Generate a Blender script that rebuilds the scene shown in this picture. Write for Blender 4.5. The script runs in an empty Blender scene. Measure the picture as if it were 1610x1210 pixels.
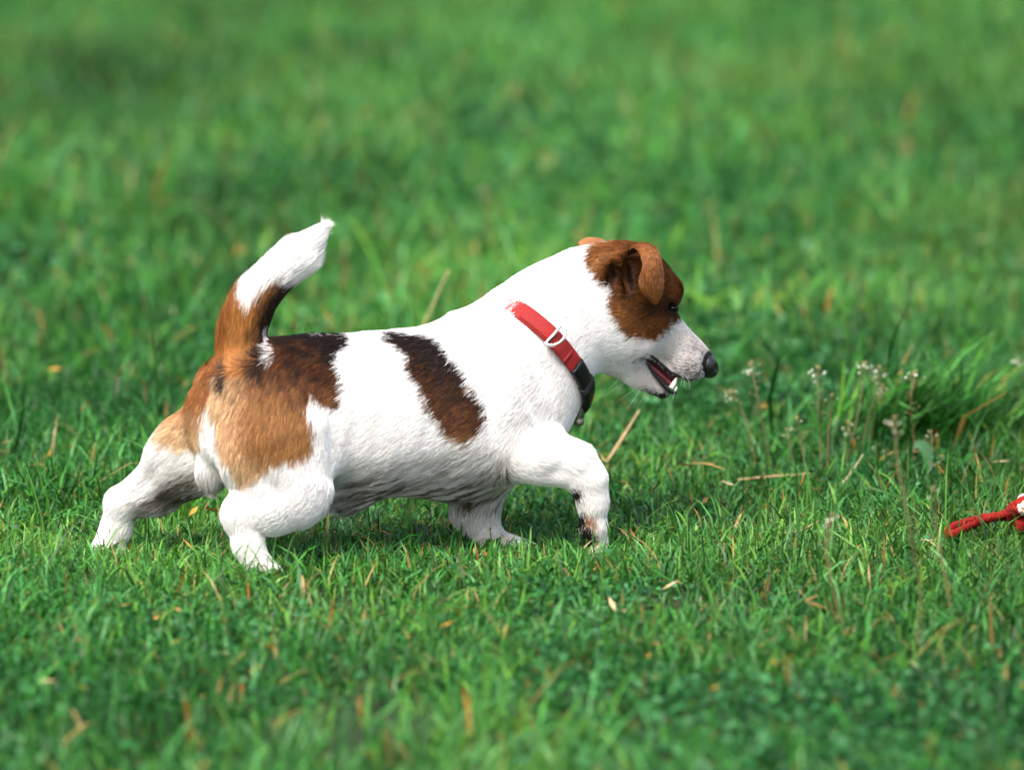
import bpy, math, random
import numpy as np
from mathutils import Vector

rng = np.random.default_rng(7)
random.seed(7)
SC = bpy.context.scene
COL = SC.collection

# ------------------------------------------------------------------ camera, sky, sun, exposure
S = 0.00065                 # metres per photo pixel at the dog
PITCH = math.radians(10.0)
DIST = 6.0
TARGET = np.array([0.0, 0.0, 0.178])
FWD = np.array([0.0, math.cos(PITCH), -math.sin(PITCH)])
UP = np.array([0.0, math.sin(PITCH), math.cos(PITCH)])
RIGHT = np.array([1.0, 0.0, 0.0])
CAM = TARGET - FWD * DIST

cam = bpy.data.cameras.new('camera')
cam_o = bpy.data.objects.new('camera', cam)
COL.objects.link(cam_o)
cam_o.location = CAM
cam_o.rotation_euler = (math.pi / 2 - PITCH, 0, 0)
cam.sensor_width = 36.0
cam.lens = 36.0 * DIST / (1610 * S)
cam.clip_start = 0.1
cam.clip_end = 600.0
cam.dof.use_dof = True
cam.dof.focus_distance = DIST + 0.05
cam.dof.aperture_fstop = 3.2
cam.dof.aperture_blades = 9
SC.camera = cam_o

SUN_EL, SUN_AZ = math.radians(57), math.radians(208)   # azimuth clockwise from +Y
world = bpy.data.worlds.new('World')
SC.world = world
world.use_nodes = True
wn = world.node_tree
sky = wn.nodes.new('ShaderNodeTexSky')
sky.sky_type = 'NISHITA'
sky.sun_disc = False
sky.sun_elevation = SUN_EL
sky.sun_rotation = SUN_AZ
sky.air_density = 1.0
sky.dust_density = 5.0
sky.ozone_density = 0.6
bg = wn.nodes['Background']
bg.inputs['Strength'].default_value = 0.10
wn.links.new(sky.outputs['Color'], bg.inputs['Color'])
sun = bpy.data.lights.new('sun', 'SUN')
sun.energy = 1.5
sun.angle = math.radians(32)
sun.color = (1.0, 0.99, 0.97)
sun_o = bpy.data.objects.new('sun', sun)
COL.objects.link(sun_o)
sd = Vector((math.sin(SUN_AZ) * math.cos(SUN_EL), math.cos(SUN_AZ) * math.cos(SUN_EL), math.sin(SUN_EL)))
sun_o.rotation_euler = sd.to_track_quat('Z', 'Y').to_euler()
sun_o.location = sd * 20

SC.render.engine = 'CYCLES'
SC.view_settings.view_transform = 'Standard'
SC.view_settings.look = 'None'
SC.view_settings.exposure = 1.74
SC.view_settings.gamma = 1.0
SC.view_settings.use_curve_mapping = False
SC.cycles.use_denoising = True
SC.cycles.max_bounces = 8
SC.cycles.transparent_max_bounces = 8

# ------------------------------------------------------------------ helpers
def ray(px, py):
    v = FWD * DIST + RIGHT * ((px - 805) * S) + UP * ((605 - py) * S)
    return v / np.linalg.norm(v)

def P(px, py, d):
    """World point seen at photo pixel (px, py) whose depth coordinate Y is d."""
    r = ray(px, py)
    t = (d - CAM[1]) / r[1]
    return CAM + r * t

def G(px, py, z=0.0):
    """Point of the ground seen at photo pixel."""
    r = ray(px, py)
    t = (z - CAM[2]) / r[2]
    return CAM + r * t

def project(p):
    q = p - CAM
    z = q @ FWD
    return 805 + (q @ RIGHT) / z * DIST / S, 605 - (q @ UP) / z * DIST / S

def fade(t):
    return t * t * (3 - 2 * t)

def hash3(i, j, k, seed=0):
    n = (i.astype(np.int64) * 73856093) ^ (j.astype(np.int64) * 19349663) ^ (k.astype(np.int64) * 83492791) ^ (seed * 2654435761)
    n = (n ^ (n >> 13)) * 1274126177
    n = n ^ (n >> 16)
    return ((n & 0xffffff).astype(np.float64)) / 0xffffff

def noise3(p, seed=0):
    """value noise in [-1, 1]"""
    i = np.floor(p).astype(np.int64)
    f = fade(p - i)
    out = 0
    for dx in (0, 1):
        wx = f[:, 0] if dx else 1 - f[:, 0]
        for dy in (0, 1):
            wy = f[:, 1] if dy else 1 - f[:, 1]
            for dz in (0, 1):
                wz = f[:, 2] if dz else 1 - f[:, 2]
                out = out + wx * wy * wz * hash3(i[:, 0] + dx, i[:, 1] + dy, i[:, 2] + dz, seed)
    return out * 2 - 1

def noise2(x, y, seed=0):
    return noise3(np.stack([x, y, np.zeros_like(x) + 0.5], 1), seed)

def tag(o, label=None, cat=None, group=None, kind=None):
    if label: o['label'] = label
    if cat: o['category'] = cat
    if group: o['group'] = group
    if kind: o['kind'] = kind
    return o

def empty(name, loc):
    o = bpy.data.objects.new(name, None)
    COL.objects.link(o)
    o.location = loc
    o.empty_display_size = 0.02
    return o

def mesh_np(name, V, quads=None, tris=None, mat=None, parent=None, smooth=True, col=None):
    V = np.ascontiguousarray(V, dtype=np.float32)
    me = bpy.data.meshes.new(name)
    parts, sizes = [], []
    if quads is not None and len(quads):
        parts.append(np.asarray(quads, np.int32).ravel()); sizes.append(np.full(len(quads), 4, np.int32))
    if tris is not None and len(tris):
        parts.append(np.asarray(tris, np.int32).ravel()); sizes.append(np.full(len(tris), 3, np.int32))
    loops = np.concatenate(parts); sizes = np.concatenate(sizes)
    starts = np.concatenate([[0], np.cumsum(sizes)[:-1]]).astype(np.int32)
    me.vertices.add(len(V)); me.vertices.foreach_set('co', V.ravel())
    me.loops.add(len(loops)); me.loops.foreach_set('vertex_index', loops)
    me.polygons.add(len(sizes)); me.polygons.foreach_set('loop_start', starts)
    me.polygons.foreach_set('use_smooth', np.full(len(sizes), smooth, bool))
    me.update(calc_edges=True)
    if col is not None:
        a = me.attributes.new('col', 'FLOAT_COLOR', 'POINT')
        c = np.ones((len(V), 4), np.float32); c[:, :3] = col
        a.data.foreach_set('color', c.ravel())
    if mat: me.materials.append(mat)
    o = bpy.data.objects.new(name, me)
    COL.objects.link(o)
    if parent is not None:
        o.parent = parent
        o.location = -np.array(parent_world(parent))
    return o

def parent_world(o):
    p = np.zeros(3)
    while o is not None:
        p = p + np.array(o.location); o = o.parent
    return p

def frames(path):
    """rotation-minimising frames along a polyline (n,3)"""
    t = np.gradient(path, axis=0)
    t /= np.linalg.norm(t, axis=1)[:, None] + 1e-12
    ref = np.array([0, 0, 1.0]) if abs(t[0, 2]) < 0.9 else np.array([1.0, 0, 0])
    u = np.cross(t[0], ref); u /= np.linalg.norm(u)
    U = [u]
    for i in range(1, len(path)):
        u = U[-1] - t[i] * (U[-1] @ t[i]); u /= np.linalg.norm(u) + 1e-12
        U.append(u)
    U = np.array(U)
    return t, U, np.cross(t, U)

def tube(path, radii, n=8, closed=False):
    path = np.asarray(path, float)
    radii = np.broadcast_to(np.asarray(radii, float), (len(path),))
    t, U, W = frames(path)
    a = np.arange(n) * 2 * math.pi / n
    V = path[:, None] + radii[:, None, None] * (np.cos(a)[None, :, None] * U[:, None] + np.sin(a)[None, :, None] * W[:, None])
    V = V.reshape(-1, 3)
    Q = []
    m = len(path)
    for i in range(m if closed else m - 1):
        i2 = (i + 1) % m
        for j in range(n):
            j2 = (j + 1) % n
            Q.append((i * n + j, i * n + j2, i2 * n + j2, i2 * n + j))
    T = []
    if not closed:
        V = np.vstack([V, path[0], path[-1]])
        for j in range(n):
            j2 = (j + 1) % n
            T.append((m * n, j2, j)); T.append((m * n + 1, (m - 1) * n + j, (m - 1) * n + j2))
    return V, Q, T

class MB:
    """collects pieces for one mesh"""
    def __init__(s): s.V, s.Q, s.T, s.C, s.n = [], [], [], [], 0
    def add(s, V, Q=(), T=(), col=(1, 1, 1)):
        V = np.asarray(V, float)
        s.V.append(V)
        if len(Q): s.Q.append(np.asarray(Q) + s.n)
        if len(T): s.T.append(np.asarray(T) + s.n)
        s.C.append(np.broadcast_to(np.asarray(col, float), (len(V), 3)))
        s.n += len(V)
    def build(s, name, mat, parent=None, smooth=True):
        return mesh_np(name, np.vstack(s.V), np.vstack(s.Q) if s.Q else None, np.vstack(s.T) if s.T else None,
                       mat, parent, smooth, np.vstack(s.C))

def sphere(c, r, nu=16, nv=10, axes=None):
    r = np.broadcast_to(np.asarray(r, float), (3,))
    V, Q, T = [], [], []
    for i in range(1, nv):
        th = math.pi * i / nv
        for j in range(nu):
            ph = 2 * math.pi * j / nu
            V.append((math.sin(th) * math.cos(ph), math.sin(th) * math.sin(ph), math.cos(th)))
    V.append((0, 0, 1)); V.append((0, 0, -1))
    for i in range(nv - 2):
        for j in range(nu):
            j2 = (j + 1) % nu
            Q.append((i * nu + j, (i + 1) * nu + j, (i + 1) * nu + j2, i * nu + j2))
    a, b = (nv - 1) * nu, (nv - 1) * nu + 1
    for j in range(nu):
        j2 = (j + 1) % nu
        T.append((a, j, j2)); T.append((b, (nv - 2) * nu + j2, (nv - 2) * nu + j))
    V = np.array(V) * r
    if axes is not None: V = V @ np.asarray(axes)
    return V + np.asarray(c), Q, T

def smooth_path(pts, n):
    """Catmull-Rom through points"""
    p = np.asarray(pts, float)
    p = np.vstack([2 * p[0] - p[1], p, 2 * p[-1] - p[-2]])
    m = len(p) - 3
    t = np.linspace(0, m - 1e-6, n)
    i = t.astype(int); f = (t - i)[:, None]
    a, b, c, d = p[i], p[i + 1], p[i + 2], p[i + 3]
    return 0.5 * (2 * b + (c - a) * f + (2 * a - 5 * b + 4 * c - d) * f ** 2 + (3 * b - a - 3 * c + d) * f ** 3)

# ------------------------------------------------------------------ materials
def principled(name, rough=0.6, spec=0.5, color=None, attr=None, translucent=0.0, metallic=0.0, noise=None, coat=0.0, bump=None):
    m = bpy.data.materials.new(name)
    m.use_nodes = True
    nt = m.node_tree
    b = nt.nodes['Principled BSDF']
    b.inputs['Roughness'].default_value = rough
    b.inputs['Specular IOR Level'].default_value = spec
    b.inputs['Metallic'].default_value = metallic
    b.inputs['Coat Weight'].default_value = coat
    src = None
    if attr:
        a = nt.nodes.new('ShaderNodeAttribute'); a.attribute_name = attr
        src = a.outputs['Color']
    else:
        c = nt.nodes.new('ShaderNodeRGB'); c.outputs[0].default_value = (*color, 1)
        src = c.outputs[0]
    if noise:
        scale, lo, hi = noise
        tc = nt.nodes.new('ShaderNodeTexCoord')
        n = nt.nodes.new('ShaderNodeTexNoise'); n.inputs['Scale'].default_value = scale; n.inputs['Detail'].default_value = 5
        nt.links.new(tc.outputs['Object'], n.inputs['Vector'])
        mr = nt.nodes.new('ShaderNodeMapRange')
        mr.inputs['From Min'].default_value = 0.3; mr.inputs['From Max'].default_value = 0.7
        mr.inputs['To Min'].default_value = lo; mr.inputs['To Max'].default_value = hi
        nt.links.new(n.outputs['Fac'], mr.inputs['Value'])
        mx = nt.nodes.new('ShaderNodeMix'); mx.data_type = 'RGBA'; mx.blend_type = 'MULTIPLY'
        mx.inputs['Factor'].default_value = 1.0
        nt.links.new(src, mx.inputs[6]); nt.links.new(mr.outputs['Result'], mx.inputs[7])
        src = mx.outputs[2]
        if bump:
            bp = nt.nodes.new('ShaderNodeBump'); bp.inputs['Strength'].default_value = bump; bp.inputs['Distance'].default_value = 0.002
            nt.links.new(n.outputs['Fac'], bp.inputs['Height'])
            nt.links.new(bp.outputs['Normal'], b.inputs['Normal'])
    nt.links.new(src, b.inputs['Base Color'])
    if translucent > 0:
        tr = nt.nodes.new('ShaderNodeBsdfTranslucent')
        mx = nt.nodes.new('ShaderNodeMixShader'); mx.inputs['Fac'].default_value = translucent
        nt.links.new(src, tr.inputs['Color'])
        nt.links.new(b.outputs['BSDF'], mx.inputs[1]); nt.links.new(tr.outputs['BSDF'], mx.inputs[2])
        nt.links.new(mx.outputs['Shader'], nt.nodes['Material Output'].inputs['Surface'])
    return m

M_grass = principled('grass_blades', 0.40, 0.24, attr='col', translucent=0.27)
M_leaf = principled('weed_leaves', 0.45, 0.3, attr='col', translucent=0.3)
M_straw = principled('dry_straw', 0.7, 0.3, attr='col', noise=(180, 0.8, 1.2))
M_stem = principled('weed_stem', 0.6, 0.3, attr='col', noise=(150, 0.75, 1.2))
M_petal = principled('petal', 0.6, 0.3, attr='col', translucent=0.3)
M_skin = principled('dog_skin', 0.7, 0.2, attr='col', noise=(60, 0.85, 1.1))
M_hair = principled('dog_fur', 0.5, 0.25, attr='col')
M_wet = principled('wet_black', 0.22, 0.6, color=(0.012, 0.011, 0.013), noise=(700, 0.7, 1.5), bump=0.5)
M_eye = principled('eye', 0.04, 0.4, attr='col')
M_mouth = principled('mouth', 0.25, 0.5, attr='col', noise=(260, 0.7, 1.3))
M_tooth = principled('tooth', 0.2, 0.5, color=(0.82, 0.78, 0.68), noise=(150, 0.9, 1.05))
M_strap = principled('red_webbing', 0.62, 0.35, color=(0.27, 0.009, 0.007), noise=(900, 0.75, 1.2), bump=0.6)
M_strap2 = principled('red_webbing_faded', 0.62, 0.35, color=(0.23, 0.008, 0.006), noise=(900, 0.75, 1.2), bump=0.6)
M_plastic = principled('black_plastic', 0.35, 0.22, color=(0.006, 0.006, 0.007), noise=(80, 0.8, 1.3))
M_redplastic = principled('red_plastic', 0.35, 0.5, color=(0.36, 0.012, 0.016), noise=(80, 0.9, 1.1))
M_steel = principled('steel', 0.25, 0.5, color=(0.82, 0.82, 0.8), metallic=1.0, noise=(120, 0.9, 1.05))
M_tag = principled('brushed_tag', 0.38, 0.5, color=(0.30, 0.28, 0.2), metallic=0.9, noise=(200, 0.7, 1.2), bump=0.3)
M_rope = principled('red_rope', 0.85, 0.15, color=(0.23, 0.012, 0.008), noise=(420, 0.5, 1.3), bump=0.8)
M_cream = principled('cream_rope', 0.85, 0.15, color=(0.66, 0.5, 0.4), noise=(420, 0.7, 1.15), bump=0.8)
M_whisker = principled('whisker', 0.4, 0.4, color=(0.75, 0.73, 0.68), noise=(60, 0.95, 1.02))
M_dew = principled('dew', 0.02, 0.8, color=(0.9, 0.95, 0.95), noise=(50, 0.97, 1.0))
M_dew.node_tree.nodes['Principled BSDF'].inputs['Transmission Weight'].default_value = 1.0
M_dew.node_tree.nodes['Principled BSDF'].inputs['IOR'].default_value = 1.33

def soil_material():
    m = bpy.data.materials.new('soil')
    m.use_nodes = True
    nt = m.node_tree; b = nt.nodes['Principled BSDF']
    tc = nt.nodes.new('ShaderNodeTexCoord')
    n1 = nt.nodes.new('ShaderNodeTexNoise'); n1.inputs['Scale'].default_value = 6; n1.inputs['Detail'].default_value = 8
    n2 = nt.nodes.new('ShaderNodeTexNoise'); n2.inputs['Scale'].default_value = 90; n2.inputs['Detail'].default_value = 6
    nt.links.new(tc.outputs['Object'], n1.inputs['Vector']); nt.links.new(tc.outputs['Object'], n2.inputs['Vector'])
    r = nt.nodes.new('ShaderNodeValToRGB')
    r.color_ramp.elements[0].position = 0.35; r.color_ramp.elements[0].color = (0.012, 0.038, 0.007, 1)
    r.color_ramp.elements[1].position = 0.72; r.color_ramp.elements[1].color = (0.032, 0.026, 0.012, 1)
    mx = nt.nodes.new('ShaderNodeMath'); mx.operation = 'ADD'
    m2 = nt.nodes.new('ShaderNodeMath'); m2.operation = 'MULTIPLY'; m2.inputs[1].default_value = 0.5
    nt.links.new(n1.outputs['Fac'], m2.inputs[0]); nt.links.new(m2.outputs[0], mx.inputs[0])
    m3 = nt.nodes.new('ShaderNodeMath'); m3.operation = 'MULTIPLY'; m3.inputs[1].default_value = 0.5
    nt.links.new(n2.outputs['Fac'], m3.inputs[0]); nt.links.new(m3.outputs[0], mx.inputs[1])
    nt.links.new(mx.outputs[0], r.inputs['Fac']); nt.links.new(r.outputs['Color'], b.inputs['Base Color'])
    bp = nt.nodes.new('ShaderNodeBump'); bp.inputs['Strength'].default_value = 0.8; bp.inputs['Distance'].default_value = 0.01
    nt.links.new(n2.outputs['Fac'], bp.inputs['Height']); nt.links.new(bp.outputs['Normal'], b.inputs['Normal'])
    b.inputs['Roughness'].default_value = 0.9
    return m
M_soil = soil_material()

# ------------------------------------------------------------------ ground
def gz(x, y):
    """gentle unevenness of the meadow, level near the dog"""
    x = np.asarray(x, float); y = np.asarray(y, float)
    r = np.clip((np.hypot(x * 0.8, y) - 0.7) / 1.2, 0, 1)
    return r * (0.022 * noise2(x * 1.1 + 3, y * 0.9, 5) + 0.012 * noise2(x * 3.1, y * 2.7, 6))

def build_ground():
    xs = np.concatenate([np.linspace(-200, -8, 12)[:-1], np.linspace(-8, 8, 120), np.linspace(8, 200, 12)[1:]])
    ys = np.concatenate([np.linspace(-30, -4, 6)[:-1], np.linspace(-4, 14, 130), np.linspace(14, 300, 14)[1:]])
    X, Y = np.meshgrid(xs, ys, indexing='ij')
    near = (np.abs(X) < 9) & (Y < 15) & (Y > -5)
    Z = np.where(near, gz(X.ravel(), Y.ravel()).reshape(X.shape), 0)
    V = np.stack([X, Y, Z], -1).reshape(-1, 3)
    nx, ny = X.shape
    i, j = np.meshgrid(np.arange(nx - 1), np.arange(ny - 1), indexing='ij')
    a = (i * ny + j).ravel()
    Q = np.stack([a, a + ny, a + ny + 1, a + 1], 1)
    o = mesh_np('ground', V, Q, None, M_soil)
    tag(o, kind='structure', label='dark soil under the meadow grass')
build_ground()

# ------------------------------------------------------------------ dog: signed-distance body
YAW_B, YAW_H = math.radians(22), math.radians(18)
def mid(px):
    return (px - 600) * S * math.tan(YAW_B) if px < 850 else 250 * S * math.tan(YAW_B) + (px - 850) * S * math.tan(YAW_H)
L_B = np.array([-math.sin(YAW_B), math.cos(YAW_B), 0])
L_H = np.array([-math.sin(YAW_H), math.cos(YAW_H), 0])
A_B = np.array([math.cos(YAW_B), math.sin(YAW_B), 0])
A_H = np.array([math.cos(YAW_H), math.sin(YAW_H), 0])
SHR = 2.5    # the coat adds a few pixels all round

PRIMS = []   # dicts
def cone(a, ra, b, rb, w=1.0, L=L_B, k=0.02, flow='ab', ln=0.011, sub=False):
    PRIMS.append(dict(kind='cone', a=P(*a), b=P(*b), ra=(ra - (0 if sub else SHR)) * S, rb=(rb - (0 if sub else SHR)) * S, w=w, L=L, k=k, flow=flow, ln=ln, sub=sub))
def ell(c, r, axes=None, k=0.02, flow=None, ln=0.008, sub=False):
    axes = np.array([A_H, L_H, [0, 0, 1.0]]) if axes is None else axes
    PRIMS.append(dict(kind='ell', c=P(*c), r=np.array(r, float) * S, axes=axes, k=k, flow=flow, ln=ln, sub=sub))

def chain(pts, w=1.0, L=L_B, k=0.02, flow='ab', ln=0.011):
    for (x0, y0, r0, d0), (x1, y1, r1, d1) in zip(pts[:-1], pts[1:]):
        cone((x0, y0, d0), r0, (x1, y1, d1), r1, w, L, k, flow, ln)

BACK = -A_B * 0.85 + np.array([0, 0, -0.5])
# trunk
chain([(408, 616, 78, mid(408)), (500, 630, 98, mid(500))], w=0.70, k=0.01, flow=BACK, ln=0.014)
chain([(500, 630, 98, mid(500)), (600, 650, 124, mid(600)), (715, 646, 134, mid(715)), (788, 618, 126, mid(788))], w=0.77, k=0.02, flow=BACK, ln=0.010)
cone((788, 618, mid(788)), 118, (798, 612, mid(798)), 78, w=0.80, k=0.02, flow=BACK)
# sheath and belly fringe
cone((560, 770, mid(560)), 22, (530, 775, mid(530)), 16, w=1.0, k=0.03, flow=BACK + np.array([0, 0, -0.6]), ln=0.02)
# neck
chain([(795, 572, 103, mid(795)), (860, 515, 84, mid(860)), (925, 468, 84, mid(925))], w=0.74, L=L_H, k=0.03, flow=-A_B * 0.7 + np.array([0, 0, -0.55]), ln=0.012)
# skull, cheeks, throat
HB = -A_H * 0.9 + np.array([0, 0, 0.25])
mH = mid(990)
ell((984, 452, mid(984)), (71, 62, 73), k=0.02, flow=HB + np.array([0, 0, -0.3]), ln=0.006)
ell((1024, 458, mid(1024)), (38, 44, 38), k=0.02, flow=HB, ln=0.005)
ell((1050, 458, mid(1050) - 0.021), (22, 17, 17), k=0.015, flow=HB, ln=0.006)
ell((1050, 458, mid(1050) + 0.021), (22, 17, 17), k=0.015, flow=HB, ln=0.004)
ell((995, 512, mid(995) - 0.024), (50, 22, 46), k=0.02, flow=HB + np.array([0, 0, -0.5]), ln=0.007)
ell((995, 512, mid(995) + 0.024), (50, 22, 46), k=0.02, flow=HB + np.array([0, 0, -0.5]), ln=0.007)
cone((935, 510, mid(935)), 50, (985, 548, mid(985)), 33, w=0.8, L=L_H, k=0.03, flow=-A_H * 0.8 + np.array([0, 0, -0.3]), ln=0.008)
# muzzle and lower jaw
cone((1028, 512, mid(1028)), 41, (1102, 567, mid(1102)), 24, w=0.86, L=L_H, k=0.018, flow=HB, ln=0.0055)
ell((1082, 573, mid(1082) - 0.008), (24, 15, 25), k=0.012, flow=HB, ln=0.005)
ell((1082, 573, mid(1082) + 0.008), (24, 15, 25), k=0.012, flow=HB, ln=0.005)
cone((965, 545, mid(965)), 40, (1003, 586, mid(1003)), 25, w=0.8, L=L_H, k=0.012, flow=-A_H * 0.8 + np.array([0, 0, 0.4]), ln=0.005)
cone((1003, 586, mid(1003)), 24, (1042, 613, mid(1042)), 16, w=0.85, L=L_H, k=0.008, flow=-A_H * 0.8 + np.array([0, 0, 0.4]), ln=0.004)
# near hind leg
dn = -0.098
chain([(425, 640, 84, mid(425) - 0.018), (436, 712, 78, -0.085), (462, 774, 44, -0.092)], w=0.62, k=0.03, flow=np.array([-0.25, -0.1, -0.9]), ln=0.013)
chain([(466, 779, 42, -0.092), (425, 797, 31, -0.10), (376, 808, 24, -0.105)], w=0.8, k=0.02, flow='ab', ln=0.009)
chain([(375, 809, 25, -0.105), (390, 856, 22, -0.107), (404, 882, 21, -0.107)], w=0.9, k=0.012, ln=0.006)
chain([(402, 884, 20, -0.107), (420, 892, 15, -0.107)], w=1.2, k=0.01, ln=0.005)
for tz, td in ((0, -0.018), (-2, -0.007), (-4, 0.005), (-5, 0.015)):
    chain([(414, 890 + tz, 11, -0.107 + td * 0.7), (437, 897 + tz, 9, -0.107 + td)], k=0.005, ln=0.004)
# far hind leg
chain([(345, 652, 58, -0.035), (284, 708, 38, -0.012), (196, 788, 19, 0.008)], w=0.75, k=0.03, ln=0.012)
chain([(328, 735, 42, -0.02), (250, 776, 25, 0.004), (194, 792, 20, 0.010)], w=0.7, k=0.02, ln=0.010)
chain([(190, 792, 20, 0.008), (182, 832, 23, 0.012), (164, 860, 20, 0.014)], w=0.8, k=0.012, ln=0.006)
chain([(170, 862, 22, 0.014), (192, 872, 15, 0.014)], w=1.2, k=0.01, ln=0.005)
# rump bridge and groin
cone((352, 600, mid(352)), 26, (338, 690, mid(345) + 0.0), 22, w=1.2, k=0.025, flow=np.array([0, -0.1, -1.0]), ln=0.012)
ell((330, 742, mid(345) + 0.005), (20, 16, 26), k=0.02, flow=np.array([0.1, 0, -1.0]), ln=0.016)
# near fore leg
chain([(828, 600, 72, mid(828) - 0.034), (806, 692, 52, 0.006)], w=0.55, k=0.026, flow=np.array([-0.5, -0.2, -0.8]), ln=0.012)
chain([(806, 704, 46, 0.008), (855, 716, 42, 0.004), (902, 730, 34, 0.004), (926, 756, 26, 0.006)], w=0.8, k=0.014, flow='ab', ln=0.010)
chain([(926, 756, 26, 0.006), (932, 790, 21, 0.008), (933, 828, 21, 0.012)], w=0.95, k=0.015, ln=0.006)
chain([(933, 828, 21, 0.012), (935, 850, 19, 0.016)], w=1.15, k=0.01, ln=0.005)
for tx, td in ((923, 0.004), (932, 0.0), (941, 0.002), (948, 0.010)):
    chain([(tx + 2, 848, 9, 0.012 + td * 0.3), (tx + 3, 868, 8.5, 0.004 + td)], k=0.005, ln=0.004)
# far fore leg
chain([(772, 735, 46, 0.062), (747, 798, 34, 0.064), (764, 842, 25, 0.064)], w=0.8, k=0.02, ln=0.009)
chain([(766, 843, 23, 0.062), (804, 856, 15, 0.056), (828, 859, 12, 0.050)], w=1.2, k=0.01, ln=0.005)
for tz, td in ((2, -0.014), (0, -0.004), (-2, 0.006)):
    chain([(820, 857 + tz, 9, 0.051 + td * 0.7), (842, 861 + tz, 8, 0.049 + td)], k=0.005, ln=0.004)
# tail
TS = 1
tail_pts = np.array([(384, 602, 42, mid(384)), (379, 560, 40, -0.058), (382, 520, 37, -0.057), (395, 480, 33, -0.055), (421, 445, 29, -0.05), (447, 420, 28, -0.046), (467, 403, 27, -0.044), (488, 382, 17, -0.042), (506, 361, 4, -0.041)])
chain([tuple(q) for q in smooth_path(tail_pts, 22)], w=0.85, k=0.006, ln=0.017)
# ear base rims (near)
SKN = mid(985) - 0.040
for seg in [((958, 452), (951, 430)), ((951, 430), (960, 410)), ((960, 410), (985, 395))]:
    cone((*seg[0], SKN + 0.004), 9, (*seg[1], SKN + 0.004), 9, k=0.010, L=L_H, flow=HB, ln=0.005)
cone((977, 412, SKN), 6, (981, 440, SKN), 6, k=0.008, L=L_H, flow=HB, ln=0.004)
# carved hollows
ell((966, 432, SKN - 0.002), (10, 22, 18), k=0.008, sub=True)
ell((993, 430, SKN - 0.004), (12, 36, 34), k=0.006, sub=True)
cone((1027, 570, mid(1027)), 7, (1072, 609, mid(1072)), 14, w=5.0, L=L_H, k=0.004, sub=True)
ell((1058, 484, mid(1058) - 0.032), (8, 18, 10), k=0.006, sub=True)
cone((1022, 559, mid(1022)), 14, (1056, 591, mid(1056)), 15, w=0.85, L=L_H, k=0.003, flow=HB, ln=0.002)

def sd_prim(p, q):
    if q['kind'] == 'cone':
        L, w = q['L'], q['w']
        pa, ba = p - q['a'], q['b'] - q['a']
        lat = pa @ L
        pa = pa + (lat * (1 / w - 1))[:, None] * L
        bl = ba @ L
        ba = ba + bl * (1 / w - 1) * L
        t = np.clip(pa @ ba / (ba @ ba), 0, 1)
        return (np.linalg.norm(pa - t[:, None] * ba, axis=1) - (q['ra'] + (q['rb'] - q['ra']) * t)) * min(1.0, max(w, 0.6))
    u = (p - q['c']) @ q['axes'].T
    k0 = np.linalg.norm(u / q['r'], axis=1)
    k1 = np.linalg.norm(u / q['r'] ** 2, axis=1) + 1e-9
    return k0 * (k0 - 1) / k1

H = 0.0025
LO = np.array([-0.46, -0.20, -0.012]); HI = np.array([0.235, 0.23, 0.36])
NG = np.ceil((HI - LO) / H).astype(int) + 1
F = np.full(NG, 1.0, np.float32)
for q in PRIMS:
    pad = q['k'] + 0.012
    if q['kind'] == 'cone':
        R = max(q['ra'], q['rb']) * max(1.0, min(q['w'], 5)) + pad
        lo = np.minimum(q['a'], q['b']) - R; hi = np.maximum(q['a'], q['b']) + R
    else:
        R = q['r'].max() + pad
        lo, hi = q['c'] - R, q['c'] + R
    i0 = np.clip(np.floor((lo - LO) / H).astype(int), 0, NG - 1); i1 = np.clip(np.ceil((hi - LO) / H).astype(int) + 1, 1, NG)
    gx = [LO[c] + H * np.arange(i0[c], i1[c]) for c in range(3)]
    pts = np.stack(np.meshgrid(*gx, indexing='ij'), -1).reshape(-1, 3)
    d = sd_prim(pts, q).reshape([i1[c] - i0[c] for c in range(3)])
    sl = tuple(slice(i0[c], i1[c]) for c in range(3))
    f = F[sl]; k = q['k']
    if q['sub']:
        h = np.clip(0.5 - 0.5 * (f + d) / k, 0, 1)
        F[sl] = f + (-d - f) * h + k * h * (1 - h)
    else:
        h = np.clip(0.5 + 0.5 * (d - f) / k, 0, 1)
        F[sl] = d + (f - d) * h - k * h * (1 - h)

def tri(A, p):
    g = np.clip((p - LO) / H, 0, np.array(A.shape[:3]) - 1.001)
    i = g.astype(int); f = g - i
    out = 0
    for dx in (0, 1):
        for dy in (0, 1):
            for dz in (0, 1):
                w = (f[:, 0] if dx else 1 - f[:, 0]) * (f[:, 1] if dy else 1 - f[:, 1]) * (f[:, 2] if dz else 1 - f[:, 2])
                out = out + w * A[i[:, 0] + dx, i[:, 1] + dy, i[:, 2] + dz]
    return out

def sdf(p): return tri(F, np.atleast_2d(p))
def sdf_normal(p):
    e = 0.003
    n = np.stack([tri(F, p + e * v) - tri(F, p - e * v) for v in np.eye(3)], 1)
    return n / (np.linalg.norm(n, axis=1)[:, None] + 1e-9)

def surf(px, py, d0=-0.2, d1=0.22):
    """first surface point of the dog along the ray through a photo pixel"""
    ds = np.linspace(d0, d1, 700)
    r = ray(px, py)
    pts = CAM + r * ((ds - CAM[1]) / r[1])[:, None]
    v = sdf(pts)
    hit = np.where(v < 0)[0]
    return pts[hit[0]] if len(hit) else None

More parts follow.
